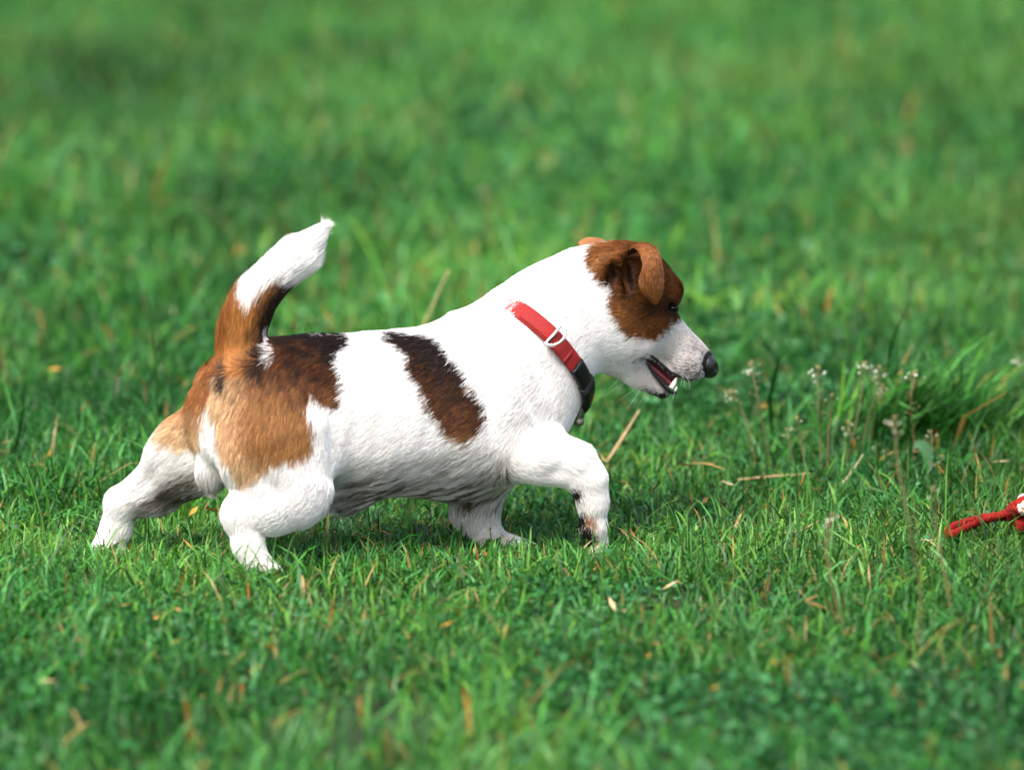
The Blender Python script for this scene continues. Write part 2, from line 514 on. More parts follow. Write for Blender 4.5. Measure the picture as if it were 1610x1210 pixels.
def surface_nets(F):
    neg = F < 0
    c = np.zeros(np.array(F.shape) - 1, np.uint8)
    for dx in (0, 1):
        for dy in (0, 1):
            for dz in (0, 1):
                c += neg[dx:F.shape[0] - 1 + dx, dy:F.shape[1] - 1 + dy, dz:F.shape[2] - 1 + dz]
    act = (c > 0) & (c < 8)
    idx = np.full(act.shape, -1, np.int64)
    I = np.argwhere(act)
    idx[act] = np.arange(len(I))
    acc = np.zeros((len(I), 3)); cnt = np.zeros(len(I))
    corners = [(a, b, d) for a in (0, 1) for b in (0, 1) for d in (0, 1)]
    for a in corners:
        for ax in range(3):
            if a[ax]: continue
            b = list(a); b[ax] = 1
            fa = F[I[:, 0] + a[0], I[:, 1] + a[1], I[:, 2] + a[2]]; fb = F[I[:, 0] + b[0], I[:, 1] + b[1], I[:, 2] + b[2]]
            m = (fa < 0) != (fb < 0)
            t = np.where(m, fa / np.where(m, fa - fb, 1), 0)
            p = np.array(a, float)[None] + t[:, None] * np.eye(3)[ax]
            acc[m] += p[m]; cnt[m] += 1
    V = LO + H * (I + acc / cnt[:, None])
    Q = []
    for ax in range(3):
        b, c2 = (ax + 1) % 3, (ax + 2) % 3
        n = [F.shape[0], F.shape[1], F.shape[2]]
        s0 = [slice(None)] * 3; s1 = [slice(None)] * 3
        s0[ax] = slice(0, n[ax] - 1); s1[ax] = slice(1, n[ax])
        for d in (b, c2):
            s0[d] = slice(1, n[d] - 1); s1[d] = slice(1, n[d] - 1)
        na, nb = neg[tuple(s0)], neg[tuple(s1)]
        E = np.argwhere(na != nb)
        fl = na[na != nb]
        off = np.zeros(3, int); off[b] = 1; off[c2] = 1
        e = E + off
        def cell(db, dc):
            g = e.copy(); g[:, b] -= db; g[:, c2] -= dc
            return idx[g[:, 0], g[:, 1], g[:, 2]]
        q = np.stack([cell(1, 1), cell(0, 1), cell(0, 0), cell(1, 0)], 1)
        q[~fl] = q[~fl][:, ::-1]
        Q.append(q)
    Q = np.vstack(Q)
    return V, Q[(Q >= 0).all(1)]

def crease(pts, amp, sig):
    """a shallow furrow between muscles, or a ridge when amp is negative"""
    w = [surf(x, y) for x, y in pts]
    path = smooth_path([q for q in w if q is not None], 24)
    lo, hi = path.min(0) - 3 * sig, path.max(0) + 3 * sig
    i0 = np.clip(np.floor((lo - LO) / H).astype(int), 0, NG - 1); i1 = np.clip(np.ceil((hi - LO) / H).astype(int) + 1, 1, NG)
    g = np.stack(np.meshgrid(*[LO[c] + H * np.arange(i0[c], i1[c]) for c in range(3)], indexing='ij'), -1).reshape(-1, 3)
    d2 = np.full(len(g), 9.0); tt = np.zeros(len(g))
    for k, q in enumerate(path):
        e = ((g - q) ** 2).sum(1); m = e < d2
        d2[m] = e[m]; tt[m] = k / 23
    fadee = np.sin(np.clip(tt, 0.03, 0.97) * math.pi) ** 0.6
    sl = tuple(slice(i0[c], i1[c]) for c in range(3))
    F[sl] += (amp * fadee * np.exp(-d2 / sig ** 2)).reshape(F[sl].shape).astype(np.float32)
crease([(792, 520), (776, 590), (775, 650), (796, 712)], 0.0045, 0.012)
crease([(815, 520), (850, 575), (872, 630)], 0.0030, 0.009)
crease([(820, 560), (800, 620), (805, 670)], -0.0030, 0.018)
crease([(512, 590), (524, 660), (522, 740)], 0.0050, 0.011)
crease([(388, 690), (410, 745), (440, 770)], 0.0028, 0.009)
crease([(392, 793), (430, 778), (455, 768)], 0.0035, 0.008)
crease([(845, 745), (880, 740), (905, 752)], 0.0022, 0.008)
crease([(250, 730), (225, 762), (200, 782)], 0.0030, 0.007)
crease([(1008, 548), (1022, 530), (1042, 518)], 0.0016, 0.006)
crease([(1075, 520), (1068, 545), (1060, 570)], 0.0012, 0.007)
for k in range(5):
    x0 = 560 + k * 38
    crease([(x0 + 26, 590), (x0 + 6, 650), (x0 - 4, 710)], 0.0011, 0.007)
BV, BQ = surface_nets(F)
# relax a little, then pull back on to the surface
E = np.vstack([BQ[:, [0, 1]], BQ[:, [1, 2]], BQ[:, [2, 3]], BQ[:, [3, 0]]])
for _ in range(2):
    acc = np.zeros_like(BV); cnt = np.zeros(len(BV))
    np.add.at(acc, E[:, 0], BV[E[:, 1]]); np.add.at(cnt, E[:, 0], 1)
    np.add.at(acc, E[:, 1], BV[E[:, 0]]); np.add.at(cnt, E[:, 1], 1)
    BV = 0.4 * BV + 0.6 * acc / cnt[:, None]
    n = sdf_normal(BV)
    BV -= n * np.clip(sdf(BV), -0.002, 0.002)[:, None] * 0.8
print('dog verts', len(BV), 'quads', len(BQ))

# ------------------------------------------------------------------ coat colour (patches lie on the dog's own surface)
def inside(poly, x, y):
    poly = np.asarray(poly, float)
    n = len(poly); res = np.zeros(len(x), bool)
    j = n - 1
    for i in range(n):
        xi, yi = poly[i]; xj, yj = poly[j]
        cnd = ((yi > y) != (yj > y)) & (x < (xj - xi) * (y - yi) / (yj - yi + 1e-12) + xi)
        res ^= cnd
        j = i
    return res

HEADP = [(922, 402), (930, 388), (945, 376), (985, 360), (1030, 372), (1068, 420), (1090, 450), (1082, 478), (1076, 503), (1056, 512), (1046, 524), (1030, 531), (1000, 533), (985, 522), (968, 502), (958, 480), (957, 456), (950, 456), (938, 440), (926, 420)]
SADDLE = [(603, 531), (625, 524), (655, 524), (684, 530), (705, 553), (725, 578), (745, 605), (760, 635), (763, 665), (756, 690), (741, 699), (715, 691), (700, 680), (680, 650), (660, 610), (645, 575), (628, 550)]
RUMP = [(412, 560), (418, 515), (470, 515), (548, 525), (547, 545), (526, 560), (535, 590), (538, 620), (530, 644), (510, 634), (484, 617), (484, 640), (491, 660), (493, 690), (482, 712), (452, 720), (430, 728), (405, 748), (384, 768), (368, 745), (348, 722), (336, 690), (334, 650), (330, 640), (318, 610), (322, 570), (345, 540)]
FARTH = [(352, 556), (312, 552), (296, 598), (300, 612), (262, 645), (244, 690), (270, 700), (305, 704), (318, 690), (322, 640)]

def coat(p, jit=0.0, hair=False):
    """linear base colour of the coat at surface points p"""
    n = len(p)
    X, Y = project(p)
    if jit:
        X = X + rng.normal(0, jit, n); Y = Y + rng.normal(0, jit, n)
    nz = noise3(p * 60, 3); nz2 = noise3(p * 140, 4)
    X2 = X + 6 * nz + 3 * nz2; Y2 = Y + 6 * noise3(p * 60, 9) + 3 * noise3(p * 140, 10)
    c = np.tile(np.array([0.84, 0.83, 0.81]), (n, 1))
    m_b = np.where(X < 850, (X - 600) * S * math.tan(YAW_B), 250 * S * math.tan(YAW_B) + (X - 850) * S * math.tan(YAW_H))
    near = p[:, 1] < m_b + 0.03
    rnd = rng.random(n)
    dk = np.array([0.016, 0.009, 0.007]); br = np.array([0.13, 0.045, 0.012]); tan_ = np.array([0.40, 0.185, 0.058]); cream = np.array([0.62, 0.42, 0.24])
    nz3 = noise3(p * np.array([420, 420, 160]), 14)
    def mix(a, b, t): return a + (b - a) * np.clip(t, 0, 1)[:, None]
    # saddle: near-black towards the spine and front, tan at the lower rim
    m = inside(SADDLE, X2, Y2) & near
    t = np.clip((Y - 560) / 130 - (X - (628 + (Y - 530) * 0.75)) / 160 + 0.25 * nz2 + 0.35 * nz3 + 0.6 * (rnd - 0.5), 0, 1)
    cs = mix(mix(np.tile(dk, (n, 1)), np.tile(br, (n, 1)), t * 1.5), np.tile(tan_, (n, 1)), (Y - 672) / 26 + 0.5 * (rnd - 0.5))
    c[m] = cs[m]
    # rump
    m = inside(RUMP, X2, Y2) & near & (Y > 505)
    t = (Y - 545) / 70 - (X - 470) / 140 + 0.45 * nz2 + 0.4 * nz3 + 0.7 * (rnd - 0.5)
    cs = mix(mix(np.tile(dk, (n, 1)), np.tile(br, (n, 1)), t + 0.25), np.tile(tan_, (n, 1)), t * 0.7 - 0.35 + (Y - 640) / 160)
    cs = mix(cs, np.tile(cream, (n, 1)), np.maximum((395 - X) / 45, (Y - 700 - (X - 400) * 0.5) / 40) * 0.8 + 0.3 * (rnd - 0.5))
    c[m] = cs[m]
    # far thigh
    m = inside(FARTH, X2, Y2)
    cs = mix(np.tile(np.array([0.38, 0.15, 0.045]), (n, 1)), np.tile(cream, (n, 1)), (Y - 625) / 60 + 0.4 * (rnd - 0.5))
    c[m] = cs[m]
    # tail
    tl = (X < 445) & (Y < 590) & (X > 325) & (p[:, 2] > 0.15) & ~((X > 418) & (Y > 525))
    ylim = np.interp(X, [340, 362, 372, 384, 400, 415, 440, 460], [440, 448, 480, 505, 478, 462, 456, 452]) + 5 * nz2 + 12 * (rnd - 0.5)
    m = tl & (Y > ylim)
    cx = np.interp(Y, [450, 490, 540, 590], [415, 392, 382, 380])
    t = (X - cx) / 22 + 0.25 * nz2 + 0.3 * (rnd - 0.5)
    cs = mix(np.tile(np.array([0.46, 0.19, 0.05]), (n, 1)), np.tile(np.array([0.026, 0.011, 0.006]), (n, 1)), t)
    cs = mix(cs, np.tile(np.array([0.30, 0.11, 0.025]), (n, 1)), (cx - 22 - X) / 10)
    c[m] = cs[m]
    # white fleck at the tail root, dark ring under it
    m = inside([(413, 528), (420, 530), (436, 560), (430, 566), (416, 545)], X2, Y2) & near
    c[m] = (0.8, 0.79, 0.78)
    m = ((X - 349) / 8) ** 2 + ((Y - 592) / 20) ** 2 < 1
    c[m] = (0.05, 0.025, 0.02)
    # head
    hm = inside(HEADP, X2, Y2) & (p[:, 0] > 0.07)
    t = 0.5 + 0.5 * nz + 0.5 * (rnd - 0.5)
    cs = mix(np.tile(np.array([0.095, 0.027, 0.006]), (n, 1)), np.tile(np.array([0.29, 0.10, 0.019]), (n, 1)), t)
    edge = np.clip((975 - X) / 40, 0, 1) * 0.6 + 0.9 * np.exp(-((X - 985) / 26) ** 2 - ((Y - 490) / 26) ** 2)
    cs = mix(cs, np.tile(np.array([0.34, 0.135, 0.034]), (n, 1)), edge * (0.5 + rnd * 0.6))
    lat = (p - P(990, 452, mid(990))) @ L_H
    blaze = (np.abs(lat - 0.006) < 0.007) & (X > 1030) & (Y > 395)
    cs[blaze] = (0.72, 0.66, 0.6)
    c[hm] = cs[hm]
    far_head = hm & (lat > 0.012) & (X > 1000)
    c[far_head] = cs[far_head]
    cav = np.maximum(np.exp(-((X - 966) / 12) ** 2 - ((Y - 434) / 20) ** 2), 1.2 * np.exp(-((X - 995) / 14) ** 2 - ((Y - 440) / 34) ** 2))  # ear hollows: their shade is painted into the coat
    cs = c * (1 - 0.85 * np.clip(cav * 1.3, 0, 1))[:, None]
    shd = np.maximum(0.7 * np.exp(-((X - 1018) / 26) ** 2 - ((Y - 487) / 24) ** 2), 0.6 * np.exp(-((X - 1048) / 15) ** 2 - ((Y - 435) / 34) ** 2))  # darker brown around the ear flap, partly painted shade below it
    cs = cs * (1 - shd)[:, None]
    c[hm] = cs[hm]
    # around the eye
    m = ((X - 1056) / 9) ** 2 + ((Y - 484) / 13) ** 2 < 1
    c[m & hm] = (0.03, 0.016, 0.012)
    # muzzle: pink-grey skin tint, dark ticking near the nose, dark lips
    mz = (X > 1000) & (Y > 520) & ~hm & (p[:, 0] > 0.1)
    c[mz] = c[mz] * (np.array([0.92, 0.88, 0.88]) if hair else np.array([0.97, 0.9, 0.88]))
    tick = mz & (rnd < np.clip(0.6 * np.exp(-((X - 1086) / 22) ** 2 - ((Y - 585) / 16) ** 2) + 0.5 * np.exp(-((X - 1097) / 6) ** 2 - ((Y - 548) / 5) ** 2) + 0.05 * (X > 1060), 0, 1)) & hair
    c[tick] = np.array([0.10, 0.065, 0.05]) * (0.5 + rnd[tick])[:, None]
    chin = mz & (rnd < np.clip((Y - 607) / 16, 0, 0.92)) & (X > 1012)
    c[chin] = np.array([0.03, 0.026, 0.026])
    lip = mz & (rnd < np.clip((Y - 590) / 9, 0, 0.9)) & (X > 1062)
    c[lip] = np.array([0.035, 0.028, 0.03])
    c[(X > 1102) & (np.abs(Y - 574) < 24) & (not hair)] = (0.02, 0.016, 0.017)
    # mouth lining
    jawtop = np.interp(X, [1018, 1030, 1045, 1064, 1080], [563, 576, 591, 605, 612])
    inm = mz & (np.abs(Y - jawtop) < np.interp(X, [1012, 1020, 1040, 1064, 1068], [0, 6, 11, 13, 0]) + 1) & (X < 1068)
    c[inm] = np.array([0.05, 0.012, 0.014]) if not hair else np.array([0.02, 0.01, 0.01])
    # damp dirty belly, uneven grey-brown; painted shade on the inner far hind leg
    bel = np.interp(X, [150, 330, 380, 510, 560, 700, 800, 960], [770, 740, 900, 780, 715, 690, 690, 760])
    damp_shade = np.clip((Y - bel) / 52, 0, 1) * ((X > 515) & (X < 800) & (Y < 800))
    damp_shade = np.maximum(damp_shade, 0.8 * np.clip((Y - (742 + (330 - X) * 0.16)) / 25, 0, 1) * ((X < 335) & (X > 210)))  # inner far hind leg: shade put into the hair colour
    damp_shade = np.maximum(damp_shade, 0.35 * np.clip((Y - 780) / 40, 0, 1) * ((X > 690) & (X < 800)))
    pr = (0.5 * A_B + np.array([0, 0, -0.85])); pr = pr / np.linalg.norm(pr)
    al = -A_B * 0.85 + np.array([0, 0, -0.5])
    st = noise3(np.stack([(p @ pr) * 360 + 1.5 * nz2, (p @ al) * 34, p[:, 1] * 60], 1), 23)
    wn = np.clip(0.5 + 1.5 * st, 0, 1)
    c = c * (1 - (damp_shade * (0.32 + 0.68 * wn))[:, None] * np.array([0.84, 0.86, 0.9]))
    g = np.clip(1.5 * np.exp(-((X - 285) / 44) ** 2 - ((Y - 768 + (X - 285) * 0.3) / 22) ** 2), 0, 1) * (p[:, 1] < 0.06) * (0.65 + 0.35 * wn)  # shadow on the far inner thigh, painted into the coat
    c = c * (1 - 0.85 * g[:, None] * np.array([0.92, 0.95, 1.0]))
    # near fore paw, tan and black pads
    m = (np.abs(X2 - 926) < 15) & (np.abs(Y2 - 834) < 26) & (X < 941) & (p[:, 1] < 0.05)
    c[m] = mix(c, np.tile(np.array([0.30, 0.13, 0.05]), (n, 1)), 0.6 + 0.5 * nz2)[m]
    m = ((X2 - 909) / 14) ** 2 + ((Y2 - 818) / 12) ** 2 < 1
    m |= ((X2 - 920) / 15) ** 2 + ((Y2 - 848) / 20) ** 2 < 1
    m |= ((X2 - 906) / 11) ** 2 + ((Y2 - 778) / 11) ** 2 < 1
    c[m] = (0.018, 0.014, 0.014)
    dm = c[:, 2] < 0.12
    c[dm] *= 0.82
    # faint dirt on chest
    dirt = np.clip(noise3(p * 160, 21) * 1.5 - 0.4, 0, 1) * np.exp(-((X - 895) / 16) ** 2) * ((Y > 600) & (Y < 680))
    c = c * (1 - 0.5 * dirt[:, None] * np.array([0.5, 0.65, 0.9]))
    return c

dog = empty('dog', (P(600, 875, 0)[0], 0.0, 0.0))
tag(dog, 'white terrier with brown patches and red collar, trotting over the grass', 'dog')
bn = sdf_normal(BV)
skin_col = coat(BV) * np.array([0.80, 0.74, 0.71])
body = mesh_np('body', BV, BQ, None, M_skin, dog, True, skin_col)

# hair roots on the body
def sample_faces(V, Q, n):
    T = np.vstack([Q[:, [0, 1, 2]], Q[:, [0, 2, 3]]])
    a, b, c = V[T[:, 0]], V[T[:, 1]], V[T[:, 2]]
    ar = np.linalg.norm(np.cross(b - a, c - a), axis=1)
    f = rng.choice(len(T), n, p=ar / ar.sum())
    r1, r2 = np.sqrt(rng.random(n))[:, None], rng.random(n)[:, None]
    return a[f] * (1 - r1) + b[f] * r1 * (1 - r2) + c[f] * r1 * r2

def flow_field(p, nrm):
    W = np.zeros(len(p)); Fl = np.zeros((len(p), 3)); Ln = np.zeros(len(p))
    for q in PRIMS:
        if q['sub']: continue
        w = np.exp(-np.clip(sd_prim(p, q), 0, 0.2) / 0.006)
        if isinstance(q['flow'], str): d = q['b'] - q['a']
        elif q['flow'] is None: d = -A_H
        else: d = q['flow']
        d = d / np.linalg.norm(d)
        W += w; Fl += w[:, None] * d; Ln += w * q['ln']
    Fl /= W[:, None] + 1e-9; Ln /= W + 1e-9
    Fl -= nrm * np.sum(Fl * nrm, 1)[:, None]
    Fl /= np.linalg.norm(Fl, axis=1)[:, None] + 1e-9
    return Fl, Ln

def cellrand(p, size, seed):
    q = p + size * 0.35 * np.stack([noise3(p / size * 0.7, seed + k) for k in range(3)], 1)
    c = np.floor(q / size).astype(np.int64)
    return hash3(c[:, 0], c[:, 1], c[:, 2], seed) * 2 - 1

def hairs(name, roots, nrm, flow, length, color, parent, lift=0.42, rad=0.00017, clump=0.005, cl_amt=0.45, wob=0.16, pts=4):
    n = len(roots)
    side = np.cross(nrm, flow)
    ang = 0.16 * noise3(roots * 30, 31) + 0.14 * noise3(roots * 110, 32) + rng.normal(0, wob, n)
    d = flow * np.cos(ang)[:, None] + side * np.sin(ang)[:, None]
    L = length * (0.75 + 0.5 * rng.random(n)) * (1 + 0.25 * noise3(roots * 50, 33))
    lf = (lift + 0.45 * np.exp(-length / 0.006)) * (0.7 + 0.6 * rng.random(n)) * (1 + 0.15 * noise3(roots * 90, 34))
    Pn = np.zeros((n, pts, 3))
    Pn[:, 0] = roots - nrm * 0.0003
    for i in range(1, pts):
        f = (i - 0.5) / (pts - 1)
        v = d + nrm * (lf * (1 - 0.85 * f))[:, None]
        v /= np.linalg.norm(v, axis=1)[:, None]
        Pn[:, i] = Pn[:, i - 1] + v * (L / (pts - 1))[:, None]
    # clumping: tips gather towards the mean tip of their cell
    cell = np.floor((roots + 0.0015 * np.stack([noise3(roots * 300, 41 + i) for i in range(3)], 1)) / clump).astype(np.int64)
    key = (cell[:, 0] + 2000) * 16000000 + (cell[:, 1] + 2000) * 4000 + cell[:, 2] + 2000
    u, inv = np.unique(key, return_inverse=True)
    cnt = np.bincount(inv)
    for i in range(1, pts):
        mean = np.stack([np.bincount(inv, Pn[:, i, k]) / cnt for k in range(3)], 1)[inv]
        a = (cl_amt if np.isscalar(cl_amt) else cl_amt[:, None]) * (i / (pts - 1)) ** 1.2
        Pn[:, i] = Pn[:, i] * (1 - a) + mean * a
    cu = bpy.data.hair_curves.new(name)
    cu.add_curves([pts] * n)
    off = parent_world(parent)
    cu.attributes['position'].data.foreach_set('vector', (Pn - off).reshape(-1).astype(np.float32))
    ra = cu.attributes.get('radius') or cu.attributes.new('radius', 'FLOAT', 'POINT')
    prof = np.array([1.0, 0.9, 0.62, 0.18]) if pts == 4 else np.linspace(1, 0.15, pts)
    R = (rad if not np.isscalar(rad) else np.full(n, rad))[:, None] * prof[None]
    ra.data.foreach_set('value', R.reshape(-1).astype(np.float32))
    ca = cu.attributes.new('col', 'FLOAT_COLOR', 'CURVE')
    c4 = np.ones((n, 4), np.float32); c4[:, :3] = np.clip(color, 0, 1)
    ca.data.foreach_set('color', c4.ravel())
    cu.materials.append(M_hair)
    o = bpy.data.objects.new(name, cu)
    COL.objects.link(o)
    o.parent = parent
    return o

N_HAIR = 230000
roots = sample_faces(BV, BQ, N_HAIR)
extra = sample_faces(BV, BQ, 420000)
extra = extra[(extra[:, 0] > P(930, 500, 0.1)[0]) & (extra[:, 2] > 0.15)]
roots = np.vstack([roots, extra])
rn = sdf_normal(roots)
X, Y = project(roots)
# no coat inside the mouth, on the eye or the nose
jawtop = np.interp(X, [1018, 1030, 1045, 1064, 1080], [563, 576, 591, 605, 612])
bad = (np.abs(Y - jawtop) < np.interp(X, [1012, 1020, 1040, 1064, 1068], [0, 5, 10, 12, 0])) & (X > 1014) & (X < 1068)
bad |= ((X - 1057) / 8) ** 2 + ((Y - 484) / 11) ** 2 < 1
bad |= ((X - 1119) / 13) ** 2 + ((Y - 573) / 21) ** 2 < 1
bad |= (((X - 966) / 9) ** 2 + ((Y - 432) / 16) ** 2 < 1) & (rng.random(len(X)) < 0.6)
roots, rn = roots[~bad], rn[~bad]
fl, ln = flow_field(roots, rn)
X, Y = project(roots)
under = np.clip(-rn[:, 2], 0, 1)
ln = ln * (1 + 0.5 * under * ((X > 300) & (X < 800)))
belly = np.clip((Y - np.interp(X, [510, 560, 700, 800], [760, 725, 700, 690])) / 50, 0, 1) * ((X > 515) & (X < 800))
inner = np.clip((Y - 700) / 50, 0, 1) * ((X > 205) & (X < 400) & (Y < 790))
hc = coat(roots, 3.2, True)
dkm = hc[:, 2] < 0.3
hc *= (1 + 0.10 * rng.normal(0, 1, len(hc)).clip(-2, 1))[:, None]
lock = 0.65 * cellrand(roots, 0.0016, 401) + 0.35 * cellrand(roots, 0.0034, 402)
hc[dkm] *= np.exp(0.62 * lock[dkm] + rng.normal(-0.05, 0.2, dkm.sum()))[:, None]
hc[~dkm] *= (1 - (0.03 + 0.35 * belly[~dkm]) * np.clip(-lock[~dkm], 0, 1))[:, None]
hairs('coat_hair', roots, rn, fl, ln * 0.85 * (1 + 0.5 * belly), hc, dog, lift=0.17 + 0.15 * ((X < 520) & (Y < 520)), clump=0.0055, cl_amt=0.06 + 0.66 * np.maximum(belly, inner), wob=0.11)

# ears: folded leather flaps, a sheet with thickness, each the shape of the ear it stands for
def ear(rows, name='ear', n_u=16, n_v=26, th=0.0022, tint=(1, 1, 1), plain=False):
    R = np.array([[P(x, y, d) for (x, y, d) in row] for row in rows])        # v,u,3
    a = np.stack([smooth_path(R[:, j], n_v) for j in range(R.shape[1])], 1)
    g = np.stack([smooth_path(a[i], n_u) for i in range(n_v)], 0)
    du = np.gradient(g, axis=1); dv = np.gradient(g, axis=0)
    nn = np.cross(du, dv); nn /= np.linalg.norm(nn, axis=2)[..., None] + 1e-12
    if nn[n_v // 2, n_u // 2] @ FWD > 0: nn = -nn
    uu = np.linspace(-1, 1, n_u); rim = np.sqrt(np.clip(1 - uu ** 2, 0, 1))[None, :, None] * np.sqrt(np.clip(1 - np.linspace(0, 1, n_v) ** 4, 0, 1))[:, None, None]
    top, bot = g + nn * th * (0.25 + 0.75 * rim), g - nn * th * (0.25 + 0.75 * rim)
    V = np.concatenate([top.reshape(-1, 3), bot.reshape(-1, 3)])
    N = n_u * n_v; Q = []
    for i in range(n_v - 1):
        for j in range(n_u - 1):
            a0 = i * n_u + j
            q = (a0, a0 + 1, a0 + n_u + 1, a0 + n_u)
            Q.append(q); Q.append(tuple(x + N for x in q[::-1]))
    bd = [(0, j) for j in range(n_u)] + [(i, n_u - 1) for i in range(1, n_v)] + [(n_v - 1, j) for j in range(n_u - 2, -1, -1)] + [(i, 0) for i in range(n_v - 2, 0, -1)]
    bi = [i * n_u + j for i, j in bd]
    for k in range(len(bi)):
        s, t = bi[k], bi[(k + 1) % len(bi)]
        Q.append((t, s, s + N, t + N))
    Q = np.array(Q)
    nz = noise3(V * 90, 51)
    inner = np.repeat([0, 1], N)
    c = np.array([0.17, 0.06, 0.018])[None] * (1 + 0.25 * nz)[:, None]
    c = np.where(inner[:, None] == 1, np.array([0.05, 0.02, 0.014]), c)
    c = c * np.array(tint)
    if plain: c = np.array([0.24, 0.10, 0.036])[None] * (1 + 0.25 * nz)[:, None]
    o = mesh_np(name, V, Q, None, M_skin, dog, True, c)
    # hair on the outer face
    nh = 7000
    fi, fj = rng.random(nh) * (n_v - 1.001), rng.random(nh) * (n_u - 1.001)
    i, j = fi.astype(int), fj.astype(int)
    a, b = (fi - i)[:, None], (fj - j)[:, None]
    bl = lambda A: A[i, j] * (1 - a) * (1 - b) + A[i + 1, j] * a * (1 - b) + A[i, j + 1] * (1 - a) * b + A[i + 1, j + 1] * a * b
    p, nm, f = bl(top), bl(nn), bl(dv)
    nm /= np.linalg.norm(nm, axis=1)[:, None]; f -= nm * np.sum(f * nm, 1)[:, None]; f /= np.linalg.norm(f, axis=1)[:, None] + 1e-9
    t = 0.5 + 0.5 * noise3(p * 70, 52) + 0.4 * rng.normal(0, 1, nh)
    hcol = (np.array([0.17, 0.058, 0.017]) + np.clip(t, 0, 1)[:, None] * np.array([0.20, 0.09, 0.028])) * np.exp(0.35 * cellrand(p, 0.002, 55))[:, None]
    hairs('ear_hair', p, nm, f, np.full(nh, 0.0045), hcol * np.array(tint), dog, lift=0.3, rad=0.00013, clump=0.003, cl_amt=0.2)
    return o

e0 = SKN + 0.006
near_rows = [
    [(984, 402, e0 + .006), (1000, 394, e0 + .002), (1018, 391, e0 + .006), (1032, 398, e0 + .014)],
    [(993, 390, e0 - .008), (1008, 385, e0 - .010), (1025, 391, e0 - .004), (1036, 403, e0 + .004)],
    [(1004, 396, e0 - .018), (1016, 396, e0 - .021), (1030, 403, e0 - .015), (1039, 416, e0 - .004)],
    [(1011, 416, e0 - .022), (1020, 416, e0 - .025), (1032, 421, e0 - .019), (1042, 432, e0 - .008)],
    [(1006, 440, e0 - .018), (1017, 440, e0 - .024), (1031, 442, e0 - .019), (1042, 446, e0 - .009)],
    [(1011, 457, e0 - .015), (1020, 458, e0 - .020), (1031, 460, e0 - .016), (1040, 460, e0 - .009)],
    [(1022, 469, e0 - .012), (1026, 472, e0 - .014), (1031, 472, e0 - .012), (1035, 469, e0 - .009)]]
ear(near_rows)
f0 = mid(960) + 0.040
far_rows = [
    [(955, 398, f0 - .006), (940, 390, f0 - .004), (925, 388, f0 - .006), (912, 394, f0 - .010)],
    [(955, 382, f0 + .004), (941, 377, f0 + .006), (924, 376, f0 + .004), (910, 381, f0 + .000)],
    [(954, 392, f0 + .014), (940, 388, f0 + .016), (924, 388, f0 + .014), (909, 392, f0 + .008)],
    [(950, 420, f0 + .018), (940, 420, f0 + .020), (925, 420, f0 + .018), (912, 420, f0 + .012)],
    [(944, 450, f0 + .014), (936, 452, f0 + .016), (928, 452, f0 + .014), (920, 450, f0 + .010)]]
ear(far_rows, tint=(1.4, 1.6, 1.8), plain=True)

# eye, nose, mouth
def part_eye(px, py, dep, rpx):
    c = P(px, py, dep)
    V, Q, T = sphere(c, rpx * S, 24, 16)
    vd = V - c
    look = -FWD * 0.9 + np.array([0.55, 0, -0.12]); look /= np.linalg.norm(look)
    ca = (vd @ look) / (rpx * S)
    col = np.where((ca > 0.86)[:, None], (0.004, 0.004, 0.004), np.where((ca > 0.45)[:, None], (0.012, 0.006, 0.003), (0.01, 0.006, 0.005)))
    return mesh_np('eye', V, Q, T, M_eye, dog, True, col)
ep = surf(1057, 484)
part_eye(1057, 484, ep[1] + 0.0045, 10.5)
q = P(1050, 484, mid(1050) + (mid(1050) - ep[1]) - 0.004)
V, Q, T = sphere(q, 11 * S, 20, 12)
mesh_np('eye', V, Q, T, M_eye, dog, True, np.tile((0.012, 0.008, 0.006), (len(V), 1)))

def nose():
    c = P(1109, 573, mid(1109))
    V, Q, T = sphere((0, 0, 0), 1, 32, 22)
    # along the head axis, lateral, up
    x, y, z = V[:, 0], V[:, 1], V[:, 2]
    X = x * 0.0128; Yl = y * 0.0150 * (1 - 0.3 * np.clip(-z, 0, 1)); Z = z * 0.0148
    X = X - 0.30 * Z * 1.0 + 0.0006
    # nostrils on both sides of the tip
    for s in (-1, 1):
        g = np.exp(-((x - 0.62) / 0.28) ** 2 - ((y - s * 0.62) / 0.25) ** 2 - ((z + 0.15) / 0.28) ** 2)
        X -= 0.0045 * g; Yl -= s * 0.0035 * g
    X -= 0.0014 * np.exp(-(y / 0.12) ** 2) * (x > 0)
    W = c + X[:, None] * A_H + Yl[:, None] * L_H + Z[:, None] * np.array([0, 0, 1.0])
    mesh_np('nose', W, Q, T, M_wet, dog)
nose()

